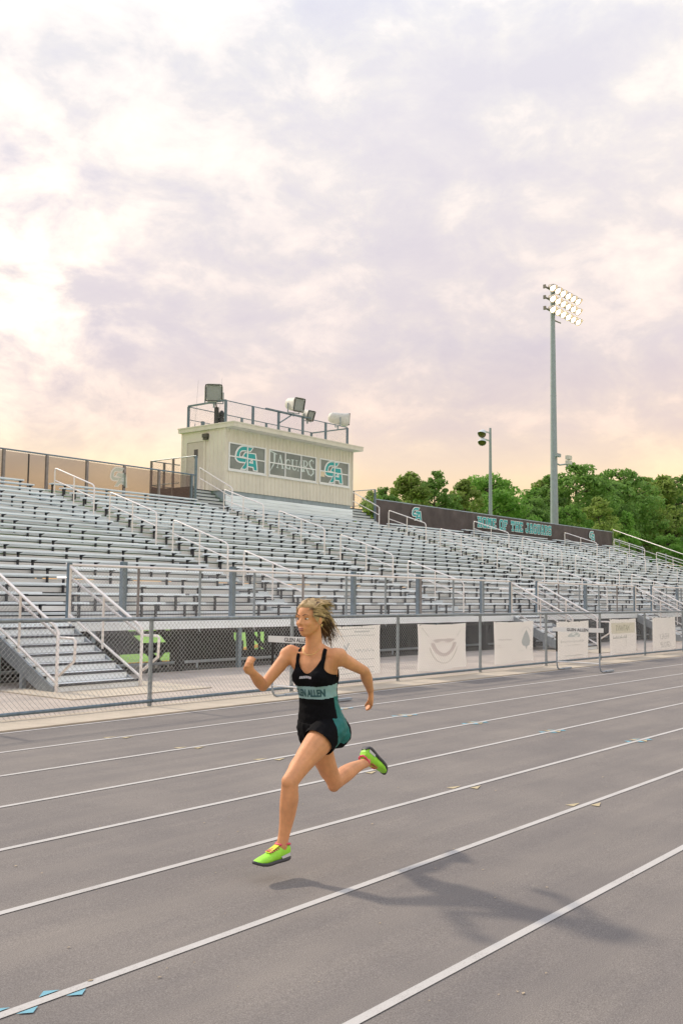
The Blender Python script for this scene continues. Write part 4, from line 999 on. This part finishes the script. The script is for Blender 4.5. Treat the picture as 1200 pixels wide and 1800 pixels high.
o = bpy.data.objects.new('undergrowth', me); col.objects.link(o); o['kind'] = 'stuff'
# ---------------------------------------------------------------- the runner
V3 = lambda *a: Vector(a)
J = dict(neck=V3(4.704,4.0,1.24), Lsh=V3(4.735,3.850,1.195), Rsh=V3(4.655,4.152,1.205), Lel=V3(4.915,3.765,1.095), Lwr=V3(5.095,3.855,.955),
         Rel=V3(4.487,4.225,1.000), Rwr=V3(4.278,4.130,1.112), Lhip=V3(4.775,3.918,.745), Rhip=V3(4.795,4.082,.735), Lkn=V3(4.413,3.925,.470), Lan=V3(4.395,3.965,.105),
         Rkn=V3(4.958,4.03,.378), Ran=V3(5.358,4.09,.445))
pel = (J['Lhip']+J['Rhip'])/2; spine = (J['neck']-pel); SL_ = spine.length; sup = spine.normalized()
lat0 = (J['Lhip']-J['Rhip']).normalized(); lat1 = (J['Lsh']-J['Rsh']).normalized()
def frame(s):
    k = min(1, max(0, s/SL_)); l = lat0.lerp(lat1, k); l = (l-sup*l.dot(sup)).normalized(); f = l.cross(sup)
    if f.x > 0: f = -f
    return pel+sup*s, l, f
SEC = [(-.115,.05,.045,0),(-.10,.105,.075,-.005),(-.05,.150,.108,-.012),(0,.160,.114,-.012),(.05,.155,.105,-.008),(.11,.134,.09,0),(.18,.118,.082,.004),(.24,.120,.086,.006),(.31,.136,.098,.006),(.37,.146,.098,.0),(.42,.148,.088,-.006),(.46,.128,.070,-.010),(.49,.085,.056,-.010),(.52,.050,.045,-.006)]
def torso(b, g=0.0, s0=-1, s1=9):
    k = 24; rings = []
    for s, hw, dp, fo in SEC:
        if s < s0 or s > s1: continue
        c, l, f = frame(s)
        rings.append([c+f*fo+l*((hw+g)*math.copysign(abs(math.cos(t))**.85, math.cos(t)))+f*((dp+g)*math.copysign(abs(math.sin(t))**.9, math.sin(t))) for t in [2*math.pi*i/k for i in range(k)]])
    vs = [p for r_ in rings for p in r_]; n = len(rings)
    b.add(vs, [(j*k+i, j*k+(i+1)%k, (j+1)*k+(i+1)%k, (j+1)*k+i) for j in range(n-1) for i in range(k)]+[tuple(range(k))[::-1], tuple(range((n-1)*k, n*k))])
def torso_extra(b, g=0.0):
    for sg in (-1, 1):
        c, l, f = frame(.335); b.ell(c+l*sg*.060+f*.062, .062+g, .062+g, .060+g, nu=14, nv=8)
        c, l, f = frame(-.035); b.ell(c+l*sg*.072-f*.055, .082+g, .082+g, .085+g, nu=14, nv=8)
def capsule(b, pts, rs, seg=14):
    b.tube(pts, rs, seg)
    for p, r_ in ((pts[0], rs[0]), (pts[-1], rs[-1])): b.ell(p, r_*.99, r_*.99, r_*.99, nu=seg, nv=8)
def bez(a, b_, c, n): return [a*(1-t)**2+b_*2*t*(1-t)+c*t*t for t in [i/n for i in range(n+1)]]
def limb(b, A, B, prof, bulge=V3(0,0,0), g=0.0, t1=1.0):
    n = len(prof); pts = []; rs = []
    for i, r_ in enumerate(prof):
        t = i/(n-1)
        if t > t1: break
        pts.append(A.lerp(B, t)+bulge*math.sin(math.pi*t)); rs.append(r_+g)
    capsule(b, pts, rs)
def hand(b, wr, d, pn, thumb, curl):
    """palm along d, palm normal pn, thumb side given by thumb"""
    d, pn = d.normalized(), pn.normalized(); pn = (pn-d*pn.dot(d)).normalized(); w = d.cross(pn).normalized()
    if w.dot(thumb) < 0: w = -w
    for k in range(5):
        o = (k-2)*.016; capsule(b, [wr+w*o*.5+d*.0, wr+w*o+d*.045, wr+w*o*1.08+d*.085], [.015, .0155, .012], 8)
    for k, ln in enumerate((.066, .074, .070, .054)):
        p = wr+w*(.027-.0185*k)+d*.084; q = d.copy(); pts = [p]
        for sgm, c in ((.46, curl*.5), (.31, curl), (.23, curl*.8)):
            q = (Matrix.Rotation(c, 3, w) @ q) if (Matrix.Rotation(.3, 3, w) @ d).dot(pn) > 0 else (Matrix.Rotation(-c, 3, w) @ q)
            p = p+q*ln*sgm; pts.append(p)
        capsule(b, pts, [.0098, .0092, .0085, .0072], 8)
    p = wr+w*.022+d*.020; q = (w*.50+d*.80+pn*.35).normalized(); r_ = (w*-.10+d*.85+pn*.55).normalized()
    capsule(b, [p, p+q*.036, p+q*.036+r_*.028, p+q*.036+r_*.050], [.013, .0115, .0102, .0085], 8)
def remesh(b, vox, name, smooth=4, fac=.5):
    me = b.mesh(name, []); o = bpy.data.objects.new(name, me); col.objects.link(o)
    m = o.modifiers.new('r', 'REMESH'); m.mode = 'VOXEL'; m.voxel_size = vox; m.use_smooth_shade = True
    if smooth: q = o.modifiers.new('s', 'SMOOTH'); q.factor = fac; q.iterations = smooth
    bpy.context.view_layer.update(); dg = bpy.context.evaluated_depsgraph_get()
    out_ = bpy.data.meshes.new_from_object(o.evaluated_get(dg)); bpy.data.objects.remove(o); out_.name = name
    return out_
# head
FD = V3(-.985, -.03, -.04).normalized(); HU = V3(-.10, .02, 1); HU = (HU-FD*HU.dot(FD)).normalized(); HL = HU.cross(FD)      # HL: towards one ear
if HL.y > 0: HL = -HL                                                                                                     # her left ear, towards the camera
HC = V3(4.672, 4.012, 1.418)
def hp(f, l, u): return HC+FD*f+HL*l+HU*u
b = MB()
torso(b); torso_extra(b)
RH = Matrix((FD, HL, HU)).transposed()
b.ell(hp(-.012, 0, .022), .095, .074, .088, nu=20, nv=14, rot=RH)          # skull
b.ell(hp(.022, 0, -.030), .066, .060, .078, nu=20, nv=14, rot=RH)          # face
b.ell(hp(.052, 0, -.085), .028, .030, .024, nu=14, nv=8, rot=RH)           # chin
capsule(b, [hp(.045, .018, -.080), hp(.0, .052, -.050), hp(-.012, .056, -.02)], [.022, .020, .018], 8); capsule(b, [hp(.045, -.018, -.080), hp(.0, -.052, -.050), hp(-.012, -.056, -.02)], [.022, .020, .018], 8)
for s in (-1, 1):
    b.ell(hp(.058, .034*s, -.028), .026, .022, .020, nu=12, nv=8, rot=RH)    # cheek
    b.ell(hp(.072, .028*s, .020), .010, .024, .008, nu=12, nv=8, rot=RH)     # brow
    b.ell(hp(-.012, .072*s, -.012), .018, .010, .030, nu=12, nv=8, rot=RH)   # ear
capsule(b, [hp(.080, 0, .008), hp(.092, 0, -.012), hp(.099, 0, -.025)], [.0065, .008, .0095], 10)   # nose
for s in (-1, 1): b.ell(hp(.088, .010*s, -.030), .009, .008, .007, nu=10, nv=6, rot=RH)
b.ell(hp(.084, 0, -.056), .010, .022, .007, nu=12, nv=6, rot=RH); b.ell(hp(.080, 0, -.067), .011, .020, .008, nu=12, nv=6, rot=RH)   # lips
capsule(b, [J['neck']-sup*.07, J['neck']+V3(0, .004, .035), hp(-.030, 0, -.060), hp(-.02, 0, -.02)], [.066, .052, .050, .050])
# shoulders and arms
for S, E_, Wr in (('Rsh', 'Rel', 'Rwr'), ('Lsh', 'Lel', 'Lwr')):
    A, B_, C_ = J[S], J[E_], J[Wr]
    c, l, f = frame(.43); sg = 1 if S == 'Lsh' else -1
    capsule(b, [c+l*sg*.03+sup*.070-f*.012, c+l*sg*.06+sup*.046-f*.008, c+l*sg*.105+sup*.028, A+V3(0,0,.005)], [.036, .042, .043, .044])
    capsule(b, [c+l*sg*.08-sup*.06+f*.01, A-V3(0,0,.012)], [.055, .042])
    limb(b, A, B_, [.046, .044, .0415, .038, .034, .032]); limb(b, B_, C_, [.032, .0365, .036, .031, .026, .0225])
hand(b, J['Lwr'], (J['Lwr']-J['Lel'])*.6+V3(.0, .0, -.09), V3(-.5, .75, 0), V3(-.8, -.3, .2), .55)
hand(b, J['Rwr'], (J['Rwr']-J['Rel']).normalized()*.8+V3(-.2, -.1, .25), V3(.3, -.9, -.1), V3(.5, .0, .8), .78)
# legs
THI = [.090, .089, .086, .079, .070, .061, .054, .050]; CAL = [.050, .0515, .054, .0525, .046, .039, .034, .033]
def back(A, B_, r=V3(1,0,0)): d = (B_-A).normalized(); return (r-d*r.dot(d)).normalized()
limb(b, J['Lhip'], J['Lkn'], THI, back(J['Lhip'], J['Lkn'], V3(-1,0,.5))*.012); limb(b, J['Lkn'], J['Lan'], CAL, back(J['Lkn'], J['Lan'])*.014)
limb(b, J['Rhip'], J['Rkn'], THI, back(J['Rhip'], J['Rkn'], V3(-1,0,0))*.012); limb(b, J['Rkn'], J['Ran'], CAL, back(J['Rkn'], J['Ran'], V3(0,0,1))*.014)
for kn, A in (('Lkn', 'Lhip'), ('Rkn', 'Rhip')):
    dd = V3(-.9, 0, .1) if kn == 'Lkn' else V3(-.5, 0, -.8); b.ell(J[kn]+dd.normalized()*.016, .042, .042, .046, nu=12, nv=8)
# muscle: calf heads, thigh teardrop, kneecap, collar bones
for A, B_, bk in (('Lkn', 'Lan', V3(1,0,0)), ('Rkn', 'Ran', V3(0,0,1))):
    d = (J[B_]-J[A]).normalized(); r_ = back(J[A], J[B_], bk); w = d.cross(r_); Rm = Matrix((r_, w, d)).transposed()
    for s_, t_, z_ in ((1, .30, .015), (-1, .34, .012)): b.ell(J[A].lerp(J[B_], t_)+r_*.026+w*s_*.020, .034, .030, .085, nu=14, nv=10, rot=Rm)
for A, B_, fr_ in (('Lhip', 'Lkn', V3(-1,0,.5)), ('Rhip', 'Rkn', V3(-1,0,0))):
    d = (J[B_]-J[A]).normalized(); r_ = back(J[A], J[B_], fr_); w = d.cross(r_); Rm = Matrix((r_, w, d)).transposed()
    for s_, t_, ln in ((1, .72, .085), (-1, .66, .10)): b.ell(J[A].lerp(J[B_], t_)+r_*.024+w*s_*.028, .036, .030, ln, nu=14, nv=10, rot=Rm)
    b.ell(J[A].lerp(J[B_], .45)+r_*.036, .050, .040, .15, nu=14, nv=10, rot=Rm)
    b.ell(J[B_]+r_*.034-d*.012, .018, .024, .028, nu=12, nv=8, rot=Rm)
c, l, f = frame(.475)
for s_ in (-1, 1): capsule(b, [c+l*s_*.018+f*.044-sup*.012, c+l*s_*.08+f*.040+sup*.004, c+l*s_*.108+f*.026+sup*.008], [.009, .009, .006], 8)
for s_, S, E_ in ((-1, 'Rsh', 'Rel'), (1, 'Lsh', 'Lel')):
    b.ell(J[S].lerp(J[E_], .12)+l*s_*.006, .046, .046, .058, nu=14, nv=10)
# feet (inside the shoes)
LF = dict(heel=V3(4.425, 3.968, .062), toe=V3(4.160, 3.985, .058), up=V3(-.06, 0, 1)); RF = dict(heel=V3(5.372, 4.10, .505), toe=V3(5.575, 4.075, .315), up=V3(-.70, -.10, -.70))
for F_, an in ((LF, 'Lan'), (RF, 'Ran')):
    h, t = F_['heel'], F_['toe']; capsule(b, [J[an], h.lerp(t, .10)+F_['up'].normalized()*.004], [.034, .030]); capsule(b, [h.lerp(t, .10), h.lerp(t, .4)-F_['up'].normalized()*.012, h.lerp(t, .68)-F_['up'].normalized()*.022], [.026, .022, .012])
M_skin = mat('skin', (.70, .33, .165), .55, var=.17, vscale=11, bump=.2, bscale=160, spec=.35)
_p = M_skin.node_tree.nodes['Principled BSDF']; _p.inputs['Subsurface Weight'].default_value = .06; _p.inputs['Subsurface Radius'].default_value = (.02, .008, .004); _p.inputs['Subsurface Scale'].default_value = .6
bme = remesh(b, .0055, 'person', 5, .5); bme.materials.append(M_skin)
for p in bme.polygons: p.use_smooth = True
root_loc = V3(4.60, 4.0, gz(4.0))
bme.transform(Matrix.Translation(-root_loc))
person = bpy.data.objects.new('person', bme); col.objects.link(person); person.location = root_loc
tag(person, 'woman sprinting along the track in a black and teal racing kit with bright green spikes', 'person')
def child(me, name, mats, parent=person):
    me.name = name
    for m in mats:
        if m.name not in [q.name for q in me.materials if q]: me.materials.append(m)
    for p in me.polygons: p.use_smooth = True
    o = bpy.data.objects.new(name, me); col.objects.link(o); o.parent = parent; return o
def tcoord(p):
    """torso coordinates of a world point: s up the spine, l to her left, f forward"""
    s = (p-pel).dot(sup); c, l, f = frame(s); return s, (p-c).dot(l), (p-c).dot(f)
M_kit = mat('kit_black', (.006, .006, .008), .9, spec=.12, var=.25, vscale=8, bump=.25, bscale=30)
M_kteal = mat('kit_teal', (.006, .15, .15), .6, var=.12, vscale=10, bump=.2, bscale=30)
M_kband = mat('kit_band', (.28, .46, .50), .6, var=.06, vscale=10)
def cut(me, keep, matf):
    bm = bmesh.new(); bm.from_mesh(me)
    dead = [f for f in bm.faces if not keep(f.calc_center_median())]
    bmesh.ops.delete(bm, geom=dead, context='FACES')
    for f in bm.faces: f.material_index = matf(f.calc_center_median())
    bm.verts.ensure_lookup_table()
    for it in range(12):
        nv = {}
        for v in bm.verts:
            nb = [e.other_vert(v) for e in v.link_edges if e.is_boundary]
            if len(nb) == 2: nv[v] = v.co*.5+(nb[0].co+nb[1].co)*.25
        for v, c_ in nv.items(): v.co = c_
    from mathutils import noise as mn
    bm.normal_update()
    for v in bm.verts:
        p = v.co; q = Vector((p.x*9, p.y*9, p.z*26+p.x*14)); v.co = p+v.normal*(.0045*mn.noise(q)+.0025*mn.noise(p*40)+.002)
    bm.to_mesh(me); bm.free(); me.transform(Matrix.Translation(-root_loc)); return me
# singlet
b = MB(); torso(b, .009, -.06, 1); torso_extra(b, .009)
c, l, f = frame(.43)
for sg in (-1, 1): capsule(b, [c+l*sg*.05+sup*.035, c+l*sg*.105+sup*.022], [.049, .047]); capsule(b, [c+l*sg*.08-sup*.06+f*.01, c+l*sg*.12-sup*.01], [.062, .048])
me = remesh(b, .0048, 'singlet', 7, .5)
def keep_s(p):
    s, l_, f_ = tcoord(p); a = abs(l_)
    if s < -.045: return False
    if f_ > 0: neckl = .365+ (a/.075)**2*.07
    else: neckl = .40+(a/.07)**2*.06
    if a < .078 and s > neckl: return False
    k_ = min(1, max(0, (s-(.315 if f_ > 0 else .29))/.085)); k_ = k_*k_*(3-2*k_)
    if a > .165-.062*k_: return False
    return True
def mat_s(p):
    s, l_, f_ = tcoord(p)
    if .205 < s < .285: return 2 if f_ > -.02 else 0
    if abs(l_) > .116 and s < .205 and f_ < .01: return 1
    return 0
cut(me, keep_s, mat_s)
sg_ = child(me, 'singlet', [M_kit, M_kteal, M_kband])
from mathutils.bvhtree import BVHTree
bm = bmesh.new(); bm.from_mesh(me); bvh = BVHTree.FromBMesh(bm); bm.free()
def drape(name, v2, fs, m, parent, lift=.003):
    vs = []
    for a, s in v2:                                  # a: across, to her left; s: up the spine
        c, l, f = frame(s); o = c+l*a+f*.4-root_loc; h = bvh.ray_cast(o, -f)
        vs.append((h[0]+f*lift) if h[0] else c+l*a+f*.09-root_loc)
    me = bpy.data.meshes.new(name); me.from_pydata(vs, [], fs); return child(me, name, [m], parent)
def word2(txt, size, s0, sx, bold=0.0):
    v, fs = text_polys(txt, size, bold); bmv = bmesh.new(); vv = [bmv.verts.new((x, y, 0)) for x, y in v]
    for f in fs:
        try: bmv.faces.new([vv[i] for i in f])
        except ValueError: pass
    bmesh.ops.triangulate(bmv, faces=bmv.faces[:]); bmesh.ops.subdivide_edges(bmv, edges=bmv.edges[:], cuts=1); bmesh.ops.triangulate(bmv, faces=bmv.faces[:]); bmv.verts.index_update()
    r_ = [(q.co.x*sx, s0+q.co.y) for q in bmv.verts], [tuple(w.index for w in f.verts) for f in bmv.faces]; bmv.free(); return r_
v2, fs = word2('GLEN ALLEN', .062, .222, .62, .0025); drape('lettering', v2, fs, mat('kit_letter', (.03, .10, .12), .6), sg_)
v2 = []; fs = []
for i in range(9):
    x = -.040+.0095*i; o = len(v2); v2 += [(x, .338), (x+.0065, .338), (x+.0075, .352), (x+.001, .352)]; fs.append((o, o+1, o+2, o+3))
drape('chest_mark', v2, fs, mat('kit_mark', (.62, .60, .68), .6), sg_)
# shorts
b = MB(); torso(b, .012, -.13, .06)
c, l, f = frame(-.035)
for s in (-1, 1): b.ell(c+l*s*.072-f*.055, .094, .094, .095, nu=14, nv=8)
for A, B_ in (('Lhip', 'Lkn'), ('Rhip', 'Rkn')): limb(b, J[A], J[B_], THI, back(J[A], J[B_], V3(-1,0,.3))*.012, .013, .45)
me = remesh(b, .0048, 'shorts', 6, .5)
def keep_h(p):
    s, l_, f_ = tcoord(p)
    if s > .10: return False
    best = None
    for A, B_, hem in (('Lhip', 'Lkn', .135), ('Rhip', 'Rkn', .135)):
        d = (J[B_]-J[A]).normalized(); t = (p-J[A]).dot(d); w = ((p-J[A])-d*max(t, 0)).length
        if best is None or w < best[0]: best = (w, t, hem)
    return best[1] < best[2]
def mat_h(p):
    s, l_, f_ = tcoord(p)
    return 1 if (abs(l_) > .143 and s > -.095 and -.085 < f_ < .045) else 0
cut(me, keep_h, mat_h); child(me, 'shorts', [M_kit, M_kteal])
# eyes, brows, lips
M_eye = mat('eye_white', (.70, .66, .62), .3); M_iris = mat('iris', (.06, .035, .02), .2); M_lip = mat('lip', (.42, .14, .11), .4); M_brow = mat('brow_hair', (.13, .075, .035), .8)
for s in (-1, 1):
    b = MB(); b.ell(hp(.0665, .030*s, .002), .0115, .0135, .0056, nu=12, nv=8, rot=RH); e = b.build('eye', M_eye, person)
    b = MB(); b.ell(hp(.0762, .030*s, .002), .003, .0058, .0054, nu=10, nv=6, rot=RH); b.build('iris', M_iris, e)
    b = MB(); b.tube([hp(.083, .012*s, .022), hp(.083, .030*s, .030), hp(.070, .048*s, .024)], [.0022, .0026, .0014], 6); b.build('eyebrow', M_brow, person)
b = MB(); b.ell(hp(.0885, 0, -.0555), .006, .021, .0048, nu=12, nv=6, rot=RH); b.ell(hp(.086, 0, -.0665), .007, .019, .006, nu=12, nv=6, rot=RH); b.build('lips', M_lip, person)
# hair: a swept back cap and many strands streaming behind
M_hair = mat('hair_blond', (.46, .28, .11), .55, var=.45, vscale=30, c2=(.68, .49, .26)); M_haird = mat('hair_dark', (.10, .06, .032), .6, var=.4, vscale=30)
b = MB(); k = 26; rings = []
for j in range(12):
    ph = math.pi*.5*j/11*1.32
    ring = []
    for i in range(k):
        t = 2*math.pi*i/k; x, y, q = math.sin(ph)*math.cos(t), math.sin(ph)*math.sin(t), math.cos(ph)
        # hairline: do not cover the face
        lim = .30 if x > 0 else -1
        f_, l_, u_ = -.016+.105*x, .083*y, .026+.098*q
        if x > .35 and q < .55: f_ *= .80; l_ *= .86; u_ = max(u_, .055)
        w = .004*math.sin(t*9+j)+.003*math.sin(t*17+2*j)
        ring.append(hp(f_+w*x, l_+w*y, u_+w*q))
    rings.append(ring)
b.add([p for r_ in rings for p in r_], [(j*k+i, j*k+(i+1)%k, (j+1)*k+(i+1)%k, (j+1)*k+i) for j in range(11) for i in range(k)], 0, True)
rh = random.Random(5)
def strand(p0, p1, p2, p3, r_, mi):
    pts = [p0*(1-t)**3+p1*3*t*(1-t)**2+p2*3*t*t*(1-t)+p3*t**3 for t in [i/7 for i in range(8)]]
    b.tube(pts, [r_*(1-.75*(i/7)**2) for i in range(8)], 5, mi)
for i in range(300):      # over the crown, front to back
    l0 = rh.uniform(-.075, .075); f0 = rh.uniform(.02, .072)*(1-abs(l0)*5); jj = lambda s: V3(rh.gauss(0, s), rh.gauss(0, s), rh.gauss(0, s))
    strand(hp(f0, l0*.9, .092-abs(l0)*.55), hp(f0-.05, l0*1.05, .142-abs(l0)*.4)+jj(.006), hp(-.10, l0*1.15, .11-abs(l0)*.2)+jj(.010), hp(-.128-rh.random()*.04, l0*.9, .035+rh.random()*.06)+jj(.016), rh.uniform(.002, .0042), rh.choice((0, 0, 0, 0, 1)))
for i in range(200):       # sides swept back past the ears
    s = rh.choice((-1, 1)); z0 = rh.uniform(.0, .06); jj = lambda q: V3(rh.gauss(0, q), rh.gauss(0, q), rh.gauss(0, q))
    strand(hp(.045, .066*s, z0+.012), hp(-.01, .088*s, z0+.01)+jj(.004), hp(-.08, .075*s, z0-.01)+jj(.008), hp(-.13-rh.random()*.05, .03*s, z0-.04)+jj(.016), rh.uniform(.0018, .0036), rh.choice((0, 0, 1)))
for i in range(230):      # tail streaming behind, darker underneath
    l0 = rh.gauss(0, .025); u0_ = rh.uniform(-.04, .05); jj = lambda q: V3(rh.gauss(0, q), rh.gauss(0, q), rh.gauss(0, q)); dk = u0_ < .015
    strand(hp(-.085, l0, u0_), hp(-.135, l0*1.2, u0_-.01)+jj(.01), hp(-.16, l0*1.2, u0_-.06)+jj(.014), hp(-.145-rh.random()*.045, l0*1.6, u0_-.10-rh.random()*.05)+jj(.022), rh.uniform(.0018, .0036), 1 if dk else rh.choice((0, 1)))
for s in (-1, 1):
    for i in range(6): strand(hp(.050, .066*s, .030), hp(.045, .080*s, .0), hp(.02, .088*s, -.03), hp(-.02-.01*i, .090*s, -.062-.008*i), .003, 0)
b.build('hair', [M_hair, M_haird], person)
b = MB(); b.ell(hp(-.012, .086, -.042), .006, .004, .008, nu=8, nv=6); b.build('earring', mat('gold_stud', (.75, .55, .22), .25, metal=1.0), person)
c, l, f = frame(.47); b = MB(); b.tube([c+l*.055*math.cos(t)+f*(.035+.045*math.sin(t))+sup*(.035-.03*math.sin(t)) for t in [math.pi*i/10 for i in range(11)]], .0022, 5); b.build('necklace', MATS['gold_stud'], person)
# shoes
M_shoe = mat('shoe_green', (.34, .80, .05), .5, var=.12, vscale=18); M_shoey = mat('shoe_yellow', (.62, .75, .02), .5); M_sole = mat('shoe_sole', (.055, .055, .065), .55); M_spl = mat('shoe_plate', (.62, .62, .64), .35); M_pink = mat('shoe_pink', (.75, .09, .16), .5)
def shoe(F_):
    h, t = F_['heel'], F_['toe']; d = (t-h).normalized(); u = F_['up']; u = (u-d*u.dot(d)).normalized(); w = d.cross(u); L = .275; o = h-d*.028-u*.042
    P = lambda a, c, e: o+d*a*L+w*c+u*e
    sec = [(0.0,.016,.030,.050,.030),(.03,.028,.010,.078,.034),(.10,.034,.004,.092,.034),(.22,.035,.003,.094,.030),(.34,.034,.003,.084,.026),(.48,.036,.004,.068,.028),(.62,.042,.004,.056,.032),(.76,.043,.006,.046,.032),(.88,.036,.012,.037,.026),(.96,.022,.020,.031,.016),(1.0,.006,.026,.028,.004)]
    k = 14; rings = []
    for a, hw, z0, z1, tw in sec:
        r_ = []
        for i in range(k):
            th = 2*math.pi*i/k; c, s = math.cos(th), math.sin(th); ww = hw if s < 0 else hw*(1-s)+tw*s
            r_.append(P(a, ww*math.copysign(abs(c)**.7, c), (z0+z1)/2+(z1-z0)/2*math.copysign(abs(s)**.8, s)))
        rings.append(r_)
    b = MB(); n = len(sec)
    for j in range(n-1):
        mi = 0
        b.add(rings[j]+rings[j+1], [(i, (i+1)%k, k+(i+1)%k, k+i) for i in range(k)], 0, True)
    b.add(rings[0], [tuple(range(k))[::-1]]); sh = b.build('shoe', M_shoe, person)
    b = MB(); sl = []
    for a, hw, z0, z1, tw in sec: sl.append((a, hw+.003, z0-.008, z0+.010))
    vs = []
    for a, hw, z0, z1 in sl: vs += [P(a, -hw, z0), P(a, hw, z0), P(a, hw, z1), P(a, -hw, z1)]
    b.add(vs, [(4*j+i, 4*j+(i+1)%4, 4*j+4+(i+1)%4, 4*j+4+i) for j in range(len(sl)-1) for i in range(4)]+[(3,2,1,0), tuple(4*(len(sl)-1)+i for i in range(4))], 0, True)
    b.build('sole', M_sole, sh)
    b = MB()
    for s in (-1, 1): b.add([P(.05, s*.036, .020), P(.30, s*.0385, .016), P(.33, s*.037, .030), P(.06, s*.035, .040)], [(0,1,2,3)]); 
    b.build('side_stripe', M_spl, sh)
    b = MB(); b.tube([P(.02, .012, .080), P(.06, .03, .088), P(.2, .033, .096), P(.32, .018, .092), P(.32, -.018, .092), P(.2, -.033, .096), P(.06, -.03, .088), P(.02, -.012, .080), P(.02, .012, .080)], .007, 6); b.build('collar', M_pink, sh)
    b = MB()
    for j in range(5): a = .36+.055*j; q = .078-.045*(a-.36); b.tube([P(a, -.026, q-.006), P(a+.01, 0, q+.004), P(a, .026, q-.006)], .0035, 5)
    b.build('laces', M_pink, sh)
    b = MB(); b.add([P(.33, -.020, .091), P(.33, .020, .091), P(.62, .020, .062), P(.62, -.020, .062)], [(0,1,2,3)]); b.build('tongue', M_shoey, sh)
    b = MB()
    for (a, c) in ((.66, .024), (.66, -.024), (.80, .026), (.80, -.026), (.90, .0)): b.tube([P(a, c, .0), P(a, c, -.012)], [.004, .001], 5)
    b.build('spikes', M_spl, sh)
shoe(LF); shoe(RF)
